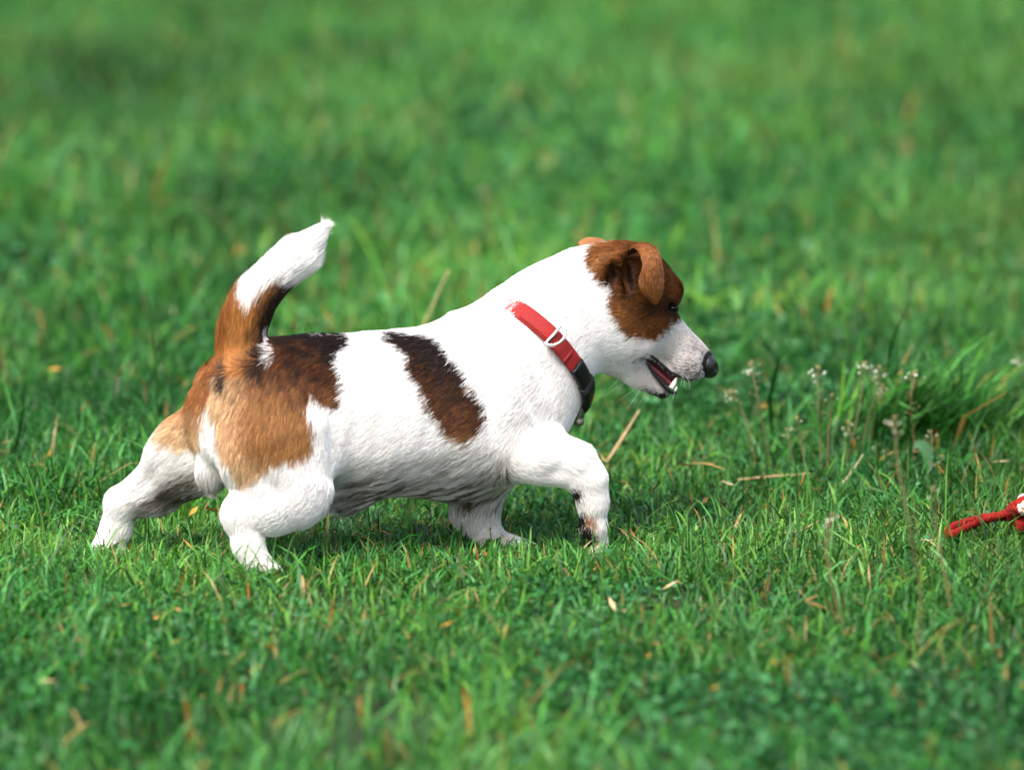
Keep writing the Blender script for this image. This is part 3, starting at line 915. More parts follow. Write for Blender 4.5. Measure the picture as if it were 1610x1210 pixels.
def mouth():
    pts = [P(1000, 560, mid(1000)), P(1025, 580, mid(1025)), P(1045, 597, mid(1045)), P(1055, 605, mid(1055))]
    path = smooth_path(pts, 16)
    t, U, W = frames(path)
    a = np.arange(14) * 2 * math.pi / 14
    r = np.interp(np.linspace(0, 1, 16), [0, .5, .9, 1], [0.011, 0.0115, 0.009, 0.003])
    upv = np.cross(L_H, A_H * 0.8 + np.array([0, 0, -0.6])); upv /= np.linalg.norm(upv)
    if upv[2] < 0: upv = -upv
    V = path[:, None] + r[:, None, None] * (np.cos(a)[None, :, None] * L_H + 0.33 * np.sin(a)[None, :, None] * upv)
    Q = [(i * 14 + j, i * 14 + (j + 1) % 14, (i + 1) * 14 + (j + 1) % 14, (i + 1) * 14 + j) for i in range(15) for j in range(14)]
    V = V.reshape(-1, 3)
    c = np.array([0.17, 0.03, 0.034]) * (1 + 0.3 * noise3(V * 300, 61))[:, None]
    mesh_np('tongue', V, Q, None, M_mouth, dog, True, c)
    for s, base, tip, r0 in [(-1, (1055, 610), (1063, 594), 0.0029), (1, (1056, 609), (1063, 593), 0.0028), (-1, (1061, 614), (1063, 607), 0.0014), (-0.3, (1062, 614), (1064, 607), 0.0013), (0.4, (1062, 614), (1064, 607), 0.0013)]:
        off = s * (0.0105 if abs(s) == 1 else 0.007)
        a0 = P(*base, mid(base[0]) + off); b0 = P(*tip, mid(tip[0]) + off * 1.08)
        pth = smooth_path([a0, a0 * 0.45 + b0 * 0.55 + A_H * 0.0006, b0], 8)
        Vt, Qt, Tt = tube(pth, np.interp(np.linspace(0, 1, 8), [0, .6, 1], [r0, r0 * 0.75, r0 * 0.15]), 10)
        mesh_np('tooth', Vt, Qt, Tt, M_tooth, dog)
    # dark gum line of the lower jaw on the near side
    pts = [P(x, y, mid(x) - o) for x, y, o in [(1017, 568, .016), (1026, 584, .014), (1040, 602, .0125), (1053, 615, .010), (1062, 618, .004)]]
    Vt, Qt, Tt = tube(smooth_path(pts, 18), np.interp(np.linspace(0, 1, 18), [0, .5, 1], [.0014, .002, .0018]), 8)
    mesh_np('lower_lip', Vt, Qt, Tt, M_wet, dog)
    pts = [q for q in (surf(x, y) for x, y in [(1016, 555), (1024, 559), (1034, 567), (1046, 578), (1058, 587), (1070, 593), (1084, 596), (1096, 593)]) if q is not None]
    Vt, Qt, Tt = tube(smooth_path(pts, 22), np.interp(np.linspace(0, 1, 22), [0, .5, 1], [.0014, .0018, .0012]), 8)
    mesh_np('upper_lip', Vt, Qt, Tt, M_wet, dog)
mouth()

def whiskers():
    mb = MB()
    for k in range(11):
        chin = k < 6
        px, py = (rng.uniform(975, 1030), rng.uniform(585, 612)) if chin else (rng.uniform(1065, 1095), rng.uniform(568, 590))
        s = surf(px, py)
        if s is None: continue
        L = rng.uniform(0.018, 0.032)
        d = np.array([-0.5 if chin else 0.1, rng.uniform(-0.4, 0.1), -0.55]) + rng.normal(0, 0.15, 3)
        d /= np.linalg.norm(d)
        pth = smooth_path([s, s + d * L * 0.5, s + d * L + np.array([-0.003, 0, -0.002])], 6)
        mb.add(*tube(pth, np.linspace(0.00012, 0.00005, 6), 4))
    o = mb.build('whiskers', M_whisker, dog)
    o['kind'] = 'stuff'
whiskers()

# claws on the visible paws
def claw(a, b, r=0.0016):
    a, b = P(*a), P(*b)
    V, Q, T = tube(smooth_path([a, (a + b) / 2 + np.array([0, 0, 0.001]), b], 6), np.linspace(r, r * 0.3, 6), 8)
    mesh_np('claw', V, Q, T, M_wet, dog)
for dx in (-8, 0, 8):
    claw((936 + dx, 866, 0.012), (940 + dx, 876, 0.010))
    claw((847, 864 + dx * 0.3, 0.049 + dx * 0.001), (855, 869 + dx * 0.3, 0.048 + dx * 0.001))

# ------------------------------------------------------------------ collar
def collar():
    top = P(778, 474, mid(778) + 0.0); bot = P(909, 622, mid(909) - 0.01)
    c = (top + bot) / 2
    u = (bot - top); u /= np.linalg.norm(u)
    v = L_H + A_B * (-0.33); v -= u * (u @ v); v /= np.linalg.norm(v)      # near side swings towards the head
    nrm = np.cross(u, v); nrm /= np.linalg.norm(nrm)
    if nrm[0] < 0: nrm = -nrm
    n = 120
    ang = np.linspace(0, 2 * math.pi, n, endpoint=False)
    dirs = np.cos(ang)[:, None] * u + np.sin(ang)[:, None] * v
    def radius(off):
        o = c + nrm * off
        rs = np.linspace(0.02, 0.16, 281)
        out = np.zeros(n)
        for i in range(n):
            val = sdf(o + dirs[i] * rs[:, None])
            h = np.where(val > 0)[0]
            out[i] = rs[h[0]] if len(h) else 0.09
        return out
    w = 0.0195
    offs = np.linspace(-w / 2, w / 2, 7)
    r0 = radius(0.0)
    k = np.exp(-0.5 * (np.arange(-8, 9) / 4.0) ** 2); k /= k.sum()
    sm = lambda a: np.convolve(np.concatenate([a[-8:], a, a[:8]]), k, 'valid')
    r0 = sm(r0)
    tilt = np.clip((sm(radius(0.008)) - sm(radius(-0.008))) / 0.016, -0.9, 0.9)
    sink = np.clip((np.cos(ang) * -1 - 0.35) / 0.8, 0, 1)
    root = empty('dog_collar', tuple(c))
    tag(root, 'red webbing dog collar with black buckle round the neck of the terrier', 'collar')
    def strap(i0, i1, lift, thick, mat, name, wd=w, o0=0.0):
        idx = np.arange(i0, i1 + 1)
        V = []
        for i in idx:
            ii = i % n
            for lay in (0, 1):
                for of in offs * (wd / w) + o0:
                    edge = 1 - 0.3 * (abs(of - o0) / (wd / 2)) ** 6
                    rr = r0[ii] + tilt[ii] * of + lift + lay * thick * edge - 0.0064 * sink[ii]
                    V.append(c + nrm * of + dirs[ii] * rr)
        V = np.array(V); m = len(offs); st = 2 * m; Q = []
        full = (i1 - i0) == n
        for a in range(len(idx) - 1):
            b = a * st; e = (a + 1) * st
            for j in range(m - 1):
                Q.append((b + m + j, b + m + j + 1, e + m + j + 1, e + m + j))
                Q.append((b + j, e + j, e + j + 1, b + j + 1))
            Q.append((b, b + m, e + m, e)); Q.append((b + m - 1, e + m - 1, e + 2 * m - 1, b + 2 * m - 1))
        if not full:
            for b in (0, (len(idx) - 1) * st):
                for j in range(m - 1): Q.append((b + j, b + j + 1, b + m + j + 1, b + m + j))
        return mesh_np(name, V, Q, None, mat, root)
    pix = np.array([project((c + dirs[i] * r0[i])[None]) for i in range(n)]).reshape(n, 2)
    near = np.where(dirs @ FWD < 0)[0]
    def at(px):
        return near[np.argmin(np.abs(pix[near, 0] - px))]
    st = strap(0, n, 0.0025, 0.0026, M_strap, 'strap')
    i_ring, i_b0, i_b1 = at(866), at(901), at(920)
    sgn = 1 if (i_b0 > i_ring) else -1
    a, b = sorted((i_ring, at(890)))
    s2 = strap(a, b, 0.0055, 0.0024, M_strap2, 'strap_fold', w * 0.8, -0.003)
    a, b = sorted((at(826), i_ring))
    strap(a, b, 0.0050, 0.0016, M_strap, 'strap_overlap', w * 0.86, 0.0008)
    # buckle: black shell wrapped over the strap
    a, b = sorted((i_b0, i_b1))
    if b - a > n / 2: a, b = b, a + n
    sp = a + int(round((b + 4 - a) * 0.42))
    bk2 = strap(a, sp, 0.002, 0.0072, M_plastic, 'buckle_clip', w * 1.02)
    m2 = bk2.modifiers.new('round', 'BEVEL'); m2.width = 0.0012; m2.segments = 2; m2.limit_method = 'ANGLE'
    bk = strap(sp + 1, b + 4, 0.002, 0.0092, M_plastic, 'buckle', w * 1.18)
    mdl = bk.modifiers.new('round', 'BEVEL'); mdl.width = 0.0012; mdl.segments = 2; mdl.limit_method = 'ANGLE'
    aa = at(919)
    ins = strap(min(aa, aa + 4 * sgn), max(aa, aa + 4 * sgn), 0.0095, 0.002, M_redplastic, 'release_button', w * 0.5, 0.001)
    # D-ring
    ii = i_ring
    o = c + dirs[ii] * (r0[ii] + 0.0105)
    tng = np.cross(nrm, dirs[ii]); tng /= np.linalg.norm(tng)
    if tng[2] > 0: tng = -tng
    ring = []
    R = 0.0132
    for s in np.linspace(0, math.pi, 22):
        ring.append(o + nrm * R * math.cos(s) + (tng * 0.82 + dirs[ii] * 0.4) * R * 0.95 * math.sin(s))
    for s in np.linspace(-1, 1, 10)[1:-1]:
        ring.append(o + nrm * R * s)
    V, Q, T = tube(np.array(ring), 0.0016, 10, closed=True)
    mesh_np('d_ring', V, Q, T, M_steel, root)
    # address capsule hanging under the collar
    h = P(915, 628, mid(913) - 0.022)
    ringp = [h + 0.0055 * (np.array([math.cos(s) * 0.55, 0, math.sin(s)]) + np.array([0, 0.3 * math.cos(s), 0])) for s in np.linspace(0, 2 * math.pi, 20, endpoint=False)]
    V, Q, T = tube(np.array(ringp), 0.0008, 8, closed=True)
    mesh_np('split_ring', V, Q, T, M_steel, root)
    t0 = P(913, 638, mid(911) - 0.022); t1 = P(909, 668, mid(906) - 0.022)
    zz = np.array([0, 0.06, 0.1, 0.18, 0.2, 0.58, 0.6, 0.64, 0.66, 0.93, 1.0])
    rr = np.array([0.5, 0.8, 1.0, 1.0, 0.95, 0.95, 0.8, 0.8, 1.0, 1.0, 0.75]) * 0.0056
    path = t0 + (t1 - t0) * zz[:, None]
    V, Q, T = tube(path, rr, 20)
    mesh_np('address_tag', V, Q, T, M_tag, root, True)
collar()
# ====GRASS
# ------------------------------------------------------------------ meadow grass
def sample_area(n, y0, y1, margin, density=None):
    """points over the strip of ground between depths y0 and y1, as wide as the view plus a margin"""
    X, Y = [], []
    while len(X) < n:
        m = n * 2
        wmax = (DIST + y1) * 0.0875 + margin
        y = rng.uniform(y0, y1, m); x = rng.uniform(-wmax, wmax, m)
        ok = np.abs(x) < (DIST + y) * 0.0875 + margin
        if density is not None:
            ok &= rng.random(m) < density(x, y)
        X = np.concatenate([X, x[ok]]); Y = np.concatenate([Y, y[ok]])
    return X[:n], Y[:n]

GREENS = np.array([[0.011, 0.066, 0.009], [0.034, 0.160, 0.020], [0.054, 0.198, 0.050], [0.098, 0.238, 0.028], [0.060, 0.205, 0.024]])

def grass_colors(x, y, n):
    tone = 0.5 + 0.5 * noise2(x * 2.3, y * 1.3, 71) + 0.35 * noise2(x * 9, y * 5, 72) + rng.normal(0, 0.35, n)
    i = np.clip((tone * 4).astype(int), 0, 4)
    c = GREENS[i] * (1 + 0.26 * rng.normal(0, 1, n))[:, None].clip(0.4, 1.7)
    oli = np.clip(noise2(x * 2.9 + 4, y * 1.9, 77) * 1.6 - 0.25, 0, 1) * (0.4 + 0.6 * rng.random(n))
    c = c + oli[:, None] * (np.array([0.13, 0.21, 0.035]) - c) * 0.45
    c = c * (1 + 0.30 * noise2(x * 1.7 + 9, y * 0.8, 73) + 0.25 * noise2(x * 5, y * 2.2, 75))[:, None]
    dryp = 0.022 + 0.05 * np.clip(noise2(x * 3, y * 2, 74), 0, 1)
    r = rng.random(n)
    dry = r < dryp
    c[dry] = np.array([0.30, 0.205, 0.065]) * (0.6 + 0.6 * rng.random(dry.sum()))[:, None]
    rust = (r > 0.995)
    c[rust] = np.array([0.34, 0.13, 0.02])
    return c, dry

def blades(name, x, y, h, w, lean, label, yaw=None, colors=None, parent=None, mat=None):
    n = len(x)
    z0 = gz(x, y)
    yaw = rng.uniform(0, 2 * math.pi, n) if yaw is None else yaw
    dh = np.stack([np.cos(yaw), np.sin(yaw), np.zeros(n)], 1)
    fa = yaw + math.pi / 2 + rng.normal(0, 0.6, n)
    wd = np.stack([np.cos(fa), np.sin(fa), 0.25 * rng.normal(0, 1, n)], 1)
    base = np.stack([x, y, z0 - 0.003], 1)
    ts = np.array([0, 0.36, 0.72, 1.0]); ws = np.array([0.75, 1.0, 0.72, 0.0])
    droop = np.clip(lean, 0, 1.6)
    V = np.zeros((n, 7, 3)); kk = 0
    crook = rng.normal(0, 0.10, (n, 3)) * np.array([1, 1, 0])
    for t, ww in zip(ts, ws):
        a = droop * t
        p = base + h[:, None] * (dh * (np.sin(a) * t * 0.9)[:, None] + np.array([0, 0, 1.0]) * (t * np.cos(a * 0.75))[:, None] + crook * (t * (1 - t)))
        if ww > 0:
            V[:, kk] = p - wd * (w * ww / 2)[:, None]; V[:, kk + 1] = p + wd * (w * ww / 2)[:, None]; kk += 2
        else:
            V[:, kk] = p; kk += 1
    b = (np.arange(n) * 7)[:, None]
    Q = np.concatenate([b + np.array([0, 1, 3, 2]), b + np.array([2, 3, 5, 4])])
    T = b + np.array([4, 5, 6])
    c = colors if colors is not None else grass_colors(x, y, n)[0]
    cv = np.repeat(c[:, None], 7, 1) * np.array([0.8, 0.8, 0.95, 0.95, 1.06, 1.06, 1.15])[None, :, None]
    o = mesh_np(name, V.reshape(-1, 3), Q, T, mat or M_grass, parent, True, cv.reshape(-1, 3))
    if label: tag(o, label, 'grass', kind='stuff')
    return o, V

def hfield(x, y):
    """local height of the sward in metres: tussocks and worn hollows"""
    a = 0.5 + 0.5 * noise2(x * 4.2, y * 2.6, 81)
    b = 0.5 + 0.5 * noise2(x * 1.3 + 5, y * 0.8, 82)
    return (0.014 + 0.020 * a * a + 0.011 * b) * (1 - 0.50 * np.exp(-((x + 0.1) / 0.45) ** 4 - ((y - 0.06) / 0.16) ** 4))

def dens(x, y):
    d = 0.62 + 0.5 * noise2(x * 6, y * 4, 83) + 0.35 * noise2(x * 2.2, y * 1.2, 84)
    return np.clip(d, 0.06, 1)

def sward(n, y0, y1, margin, wmean, label, hs=1.0):
    x, y = sample_area(n, y0, y1, margin, dens)
    hh = hfield(x, y) * hs * np.exp(rng.normal(0, 0.38, n))
    hh = np.where(rng.random(n) < 0.03, hh * 1.7, hh)
    w = wmean * np.exp(rng.normal(0, 0.28, n))
    lean = np.abs(rng.normal(0.9, 0.55, n))
    return blades('meadow_grass', x, y, hh * 1.25, w, lean, label)

FOC, FOCV = sward(142000, -0.62, 0.95, 0.22, 0.0022, 'short green meadow grass round the paws of the terrier')
sward(56000, -1.95, -0.60, 0.22, 0.0026, 'out-of-focus meadow grass in the foreground')
sward(85000, 0.93, 2.6, 0.3, 0.0030, 'blurred meadow grass just behind the terrier', 1.1)
sward(105000, 2.55, 6.5, 0.4, 0.0034, 'strongly blurred meadow grass in the background', 1.2)
sward(26000, 6.4, 16.0, 2.0, 0.012, 'meadow grass far beyond the top of the picture', 1.3)

def side_sward(n):
    """the meadow goes on to both sides of the view"""
    y = rng.uniform(-2.2, 9.0, n * 3); x = rng.uniform(-3.6, 3.6, n * 3)
    ok = np.abs(x) > (DIST + y) * 0.0875 + np.interp(y, [-2, 0.9, 2.5, 6.5, 9], [0.2, 0.24, 0.3, 0.4, 1.2])
    x, y = x[ok][:n], y[ok][:n]
    n = len(x)
    h = hfield(x, y) * 1.5 * np.exp(rng.normal(0, 0.35, n))
    blades('meadow_grass', x, y, h, 0.0095 * np.exp(rng.normal(0, 0.25, n)), np.abs(rng.normal(0.9, 0.5, n)), 'meadow grass on both sides beyond the edges of the picture')
side_sward(80000)

# small-leaved weeds and clover between the blades
def leaves(n, y0, y1, margin, density, size, label, hz=(0.008, 0.030)):
    x, y = sample_area(n, y0, y1, margin, density)
    z = gz(x, y) + rng.uniform(*hz, n)
    sz = size * np.exp(rng.normal(0, 0.22, n))
    yaw = rng.uniform(0, 2 * math.pi, n)
    t = np.stack([np.cos(yaw), np.sin(yaw), rng.normal(0.25, 0.35, n)], 1); t /= np.linalg.norm(t, axis=1)[:, None]
    s = np.cross(t, np.array([0, 0, 1.0]) + 0.5 * rng.normal(0, 1, (n, 3))); s /= np.linalg.norm(s, axis=1)[:, None]
    nn = np.cross(s, t)
    prof = [(0.0, 0.06, 0), (0.3, 0.42, 0.06), (0.68, 0.46, 0.08), (1.0, 0.04, -0.02)]
    V = np.zeros((n, 12, 3)); c0 = np.stack([x, y, z], 1)
    for i, (a, b, d) in enumerate(prof):
        m = c0 + sz[:, None] * (t * a + nn * d)
        V[:, i * 3] = m - s * (sz * b * 0.8)[:, None] + nn * (sz * 0.10 * (b > 0.1))[:, None]
        V[:, i * 3 + 1] = m
        V[:, i * 3 + 2] = m + s * (sz * b * 0.8)[:, None] + nn * (sz * 0.10 * (b > 0.1))[:, None]
    bb = (np.arange(n) * 12)[:, None]
    Q = np.concatenate([bb + np.array(q) for i in range(3) for q in ([i * 3, i * 3 + 1, i * 3 + 4, i * 3 + 3], [i * 3 + 1, i * 3 + 2, i * 3 + 5, i * 3 + 4])])
    pal = np.array([[0.016, 0.100, 0.016], [0.028, 0.145, 0.030], [0.042, 0.17, 0.052], [0.011, 0.065, 0.012]])
    c = pal[rng.integers(0, 4, n)] * (1 + 0.2 * rng.normal(0, 1, n))[:, None].clip(0.5, 1.5)
    yl = rng.random(n) < 0.006
    c[yl] = np.array([0.24, 0.15, 0.025])
    o = mesh_np('meadow_weeds', V.reshape(-1, 3), Q, None, M_leaf, None, True, np.repeat(c[:, None], 12, 1).reshape(-1, 3))
    tag(o, label, 'weeds', kind='stuff')
wd = lambda x, y: (1 - 1.0 * np.exp(-((x + 0.1) / 0.46) ** 6 - ((y + 0.02) / 0.2) ** 6)) * np.clip(0.12 + 0.9 * noise2(x * 3.3 + 2, y * 2.2, 91) + 0.35 * (x > 0.0) * (y < -0.05), 0.02, 1)
leaves(11000, -0.75, 0.9, 0.2, wd, 0.0072, 'small oval leaves of clover and weeds among the grass by the dog')
leaves(9000, -1.95, -0.7, 0.2, wd, 0.0095, 'blurred clover and weed leaves in the foreground grass')
leaves(9000, 0.9, 3.5, 0.2, wd, 0.014, 'blurred clover and weed leaves behind the dog')

# fallen yellow and brown leaf scraps, one mass of litter
def litter(n):
    x, y = sample_area(n, -1.7, 3.0, 0.1)
    z = gz(x, y) + rng.uniform(0.012, 0.034, n)
    mb = MB()
    for i in range(n):
        a = rng.uniform(0, 6.28); L = rng.uniform(0.008, 0.026); w = L * rng.uniform(0.08, 0.26)
        t = np.array([math.cos(a), math.sin(a), rng.normal(0, .35)]); t /= np.linalg.norm(t)
        s = np.cross(t, [rng.normal(0, .5), rng.normal(0, .5), 1.0]); s /= np.linalg.norm(s); nn = np.cross(s, t)
        c = np.array([x[i], y[i], z[i]])
        V = [c - t * L / 2, c - s * w / 2 + nn * w * .2, c + nn * w * .1, c + s * w / 2 + nn * w * .25, c + t * L / 2 + nn * w * .3]
        col = [(0.42, 0.22, 0.03), (0.30, 0.17, 0.05), (0.45, 0.35, 0.18), (0.20, 0.085, 0.02)][rng.integers(0, 4)]
        mb.add(V, (), [(0, 1, 2), (0, 2, 3), (1, 4, 2), (2, 4, 3)], np.array(col) * rng.uniform(.7, 1.2))
    o = mb.build('leaf_litter', M_straw, None, True)
    tag(o, 'yellow and brown scraps of dead leaf scattered through the grass', 'leaf litter', kind='stuff')
litter(420)

# dew on the blades in the plane of focus
def dew(n):
    i = rng.integers(0, len(FOCV), n)
    t = rng.random(n)[:, None]
    p = FOCV[i, 3] * t + FOCV[i, 5] * (1 - t)
    ok = p[:, 2] > 0.014
    p = p[ok]; n = len(p)
    Vs, Qs, Ts = sphere((0, 0, 0), 1.0, 6, 4)
    r = 0.00062 * np.exp(rng.normal(0, 0.35, n))
    V = p[:, None] + Vs[None] * r[:, None, None]
    m = len(Vs); b = (np.arange(n) * m)[:, None]
    Q = np.concatenate([b + np.array(q) for q in Qs]); T = np.concatenate([b + np.array(q) for q in Ts])
    o = mesh_np('dew_drops', V.reshape(-1, 3), Q, T, M_dew)
    tag(o, 'tiny bright dew drops clinging to the grass', 'dew', kind='stuff')
dew(3500)

# ------------------------------------------------------------------ tussock of long grass
def tussock(px, py, n, label, spread, hgt, lean_yaw, group=None):
    c = G(px, py)
    root = empty('grass_tussock', tuple(c)); tag(root, label, 'grass tussock', group)
    x = c[0] + rng.normal(0, spread * 1.5, n); y = c[1] + rng.normal(0, spread * 0.7, n)
    h = hgt * np.exp(rng.normal(0, 0.25, n))
    yaw = lean_yaw + rng.normal(0, 0.9, n)
    lean = np.abs(rng.normal(0.95, 0.35, n))
    c2, _ = grass_colors(x, y, n)
    c2 = c2 * np.array([1.8, 1.6, 1.3])
    blades('blades', x, y, h, 0.003 * np.exp(rng.normal(0, .25, n)), lean, None, yaw, c2, root)[0]['kind'] = 'stuff'
tussock(1440, 705, 620, 'thick tussock of long grass bending right behind the flowering weeds', 0.036, 0.10, 0.05)
tussock(1560, 660, 500, 'dark grass tussock at the right edge of the picture', 0.045, 0.075, 0.3)
tussock(1330, 520, 350, 'blurred grass tussock in the background above the flowering weeds', 0.06, 0.07, 1.5)

# ------------------------------------------------------------------ white-flowered weeds
def weed(pts, label, head=1.0, seed=0, base_r=0.00105, flowers=13, tone=(0.13, 0.12, 0.05)):
    """pts: photo pixels from the foot on the ground up to the head; the foot fixes the depth"""
    r = np.random.default_rng(seed + 100)
    foot = G(*pts[0]); d0 = foot[1]
    w = [foot] + [P(x, y, d0 + r.normal(0, 0.006)) for x, y in pts[1:]]
    w[0] = foot - np.array([0, 0, 0.004])
    path = smooth_path(w, 20)
    root = empty('flowering_weed', tuple(foot)); tag(root, label, 'weed', 'white flowered weeds in front of the dog')
    mb = MB()
    tn = np.array(tone)
    mb.add(*tube(path, np.linspace(base_r, base_r * 0.6, 20), 6), col=tn)
    top = path[-1]
    up = path[-1] - path[-4]; up /= np.linalg.norm(up)
    sm = np.linspace(0, 1, 14)
    # heart-shaped pods on side stalks below the head
    pods = MB()
    for k in range(int(7 * head)):
        f = 0.55 + 0.40 * k / 7
        i = min(int(f * 19), 18)
        p = path[i]; a = r.uniform(0, 6.28)
        out = np.array([math.cos(a), math.sin(a), 0.35]); out /= np.linalg.norm(out)
        L = r.uniform(0.006, 0.011)
        e = p + out * L
        mb.add(*tube(np.array([p, (p + e) / 2 + np.array([0, 0, 0.0006]), e]), 0.0003, 4), col=tn * 1.1)
        s = np.cross(out, [0, 0, 1.0]); s /= np.linalg.norm(s); h = 0.0036
        V = [e, e + out * h * .6 + s * h * .45, e + out * h * 1.1 + s * h * .5, e + out * h * .9, e + out * h * 1.1 - s * h * .5, e + out * h * .6 - s * h * .45]
        pods.add(V, (), [(0, 1, 3), (1, 2, 3), (0, 3, 5), (3, 4, 5)], (0.13, 0.17, 0.045))
    mb.build('stem', M_stem, root)
    if pods.n: pods.build('seed_pods', M_leaf, root)['kind'] = 'stuff'
    # domed cluster of buds and tiny four-petalled flowers
    fl = MB()
    bud = MB()
    for k in range(int(flowers)):
        a = k * 2.4 + r.uniform(0, .6)
        if k < 4:
            rad, dz = 0.0022 * head * r.uniform(.3, 1), r.uniform(-.001, .0025)
        else:
            rad, dz = 0.0085 * head * r.uniform(.55, 1.15), -0.0145 * head * r.uniform(0, 1) ** 1.2
        c = top + np.array([math.cos(a) * rad, math.sin(a) * rad, dz])
        sb = top + up * (dz - 0.004)
        bud.add(*tube(np.array([sb, (sb + c) / 2 - up * .0008, c]), 0.00028, 4), col=tn * 1.1)
        if k < 4:
            bud.add(*sphere(c, 0.0015 * head, 8, 6), col=(0.20, 0.17, 0.06)); continue
        ax = (c - top) * 60 + np.array([0, -0.25, 0.6]); ax /= np.linalg.norm(ax)
        s = np.cross(ax, [0.3, 1, 0.1]); s /= np.linalg.norm(s); t = np.cross(ax, s)
        for q in range(4):
            b = q * math.pi / 2 + r.uniform(-.2, .2)
            o1 = s * math.cos(b) + t * math.sin(b); o2 = np.cross(ax, o1); L = 0.0016 * head
            V = [c, c + o1 * L * .6 + o2 * L * .42 + ax * L * .25, c + o1 * L + ax * L * .3, c + o1 * L * .6 - o2 * L * .42 + ax * L * .25]
            fl.add(V, [(0, 1, 2, 3)], (), (0.80, 0.80, 0.72))
        bud.add(*sphere(c, 0.0006, 6, 4), col=(0.35, 0.33, 0.06))
    if fl.n: fl.build('petals', M_petal, root)['kind'] = 'stuff'
    bud.build('buds', M_stem, root)['kind'] = 'stuff'
    # one or two narrow stem leaves
    lf = MB()
    for k in range(2):
        p = path[3 + 4 * k]; a = r.uniform(0, 6.28); out = np.array([math.cos(a), math.sin(a), .9]); out /= np.linalg.norm(out)
        s = np.cross(out, [0, 0, 1.0]); s /= np.linalg.norm(s); L = r.uniform(.012, .02)
        V = [p, p + out * L * .4 + s * .0016, p + out * L, p + out * L * .4 - s * .0016]
        lf.add(V, (), [(0, 1, 2), (0, 2, 3)], (0.06, 0.16, 0.04))
    lf.build('stem_leaves', M_leaf, root)['kind'] = 'stuff'

BR = (0.16, 0.10, 0.045)
weed([(1214, 740), (1200, 672), (1190, 620), (1181, 572)], 'tall white-flowered weed nearest the nose of the dog', 1.0, 1)
weed([(1190, 735), (1178, 680), (1165, 640), (1151, 614)], 'short white-flowered weed, leftmost of all, leaning left', 0.9, 2)
weed([(1291, 748), (1290, 690), (1287, 640), (1285, 579)], 'tall upright white-flowered weed standing alone in the middle of the weed patch', 1.1, 3, flowers=11)
weed([(1301, 757), (1302, 690), (1306, 650), (1308, 622)], 'thin pale weed with few flowers, close right of the tall upright one', 0.7, 4, flowers=6, tone=BR)
weed([(1328, 742), (1340, 690), (1353, 630), (1359, 572)], 'white-flowered weed leaning right, left one of the twin tall pair', 1.0, 5)
weed([(1350, 726), (1362, 670), (1376, 620), (1383, 577)], 'dark-stemmed white-flowered weed, right one of the twin tall pair', 1.1, 6, flowers=11)
weed([(1363, 722), (1372, 670), (1382, 630), (1388, 608)], 'lower white-flowered weed just right of the twin tall pair', 0.9, 7)
weed([(1437, 752), (1437, 690), (1432, 630), (1438, 586)], 'tall white-flowered weed rising out of the long grass tussock', 1.1, 8, flowers=10, tone=BR)
weed([(1273, 765), (1264, 720), (1258, 685), (1252, 658)], 'half-height weed with brown bud head left of the tall upright one', 0.8, 9, flowers=6)
weed([(1253, 757), (1245, 715), (1241, 690), (1237, 675)], 'smallest bud-headed weed left of the tall upright one', 0.7, 10, flowers=6)
weed([(1328, 745), (1334, 710), (1338, 690), (1333, 665)], 'low weed with scattered white flowers under the twin tall pair', 0.9, 11, flowers=8)
weed([(1378, 745), (1380, 725), (1381, 701)], 'tiny white-flowered weed low in the grass right of the twin pair', 0.7, 12, flowers=6)
weed([(1484, 770), (1483, 745), (1482, 719)], 'tiny weed with yellowish buds low in the grass above the rope toy', 0.8, 13, flowers=6, tone=BR)
weed([(1470, 742), (1466, 705), (1464, 678)], 'small weed with two white flowers at the foot of the tussock', 0.8, 14, flowers=7)
weed([(1437, 1040), (1447, 940), (1430, 830), (1412, 730), (1406, 658)], 'very long bare weed stalk rooted in the foreground, crossing left of the rope toy', 0.9, 15, base_r=0.0013, tone=(0.14, 0.12, 0.05))
weed([(1338, 1010), (1312, 935), (1300, 860), (1308, 810)], 'slightly blurred foreground weed with a drooping pale head below the weed patch', 0.9, 16, base_r=0.0012, tone=(0.17, 0.11, 0.05))
weed([(1502, 1000), (1490, 930), (1476, 850), (1466, 768)], 'blurred brown foreground stalk rising just below the rope toy', 0.8, 17, base_r=0.0012, flowers=6, tone=(0.15, 0.10, 0.05))
weed([(1600, 690), (1603, 630), (1602, 566)], 'blurred white-flowered weed at the right edge of the picture', 0.9, 18)
weed([(766, 430), (768, 370), (764, 298)], 'blurred weed with pale head standing in the background above the back of the dog', 1.3, 19, base_r=0.0013, flowers=10, tone=BR)

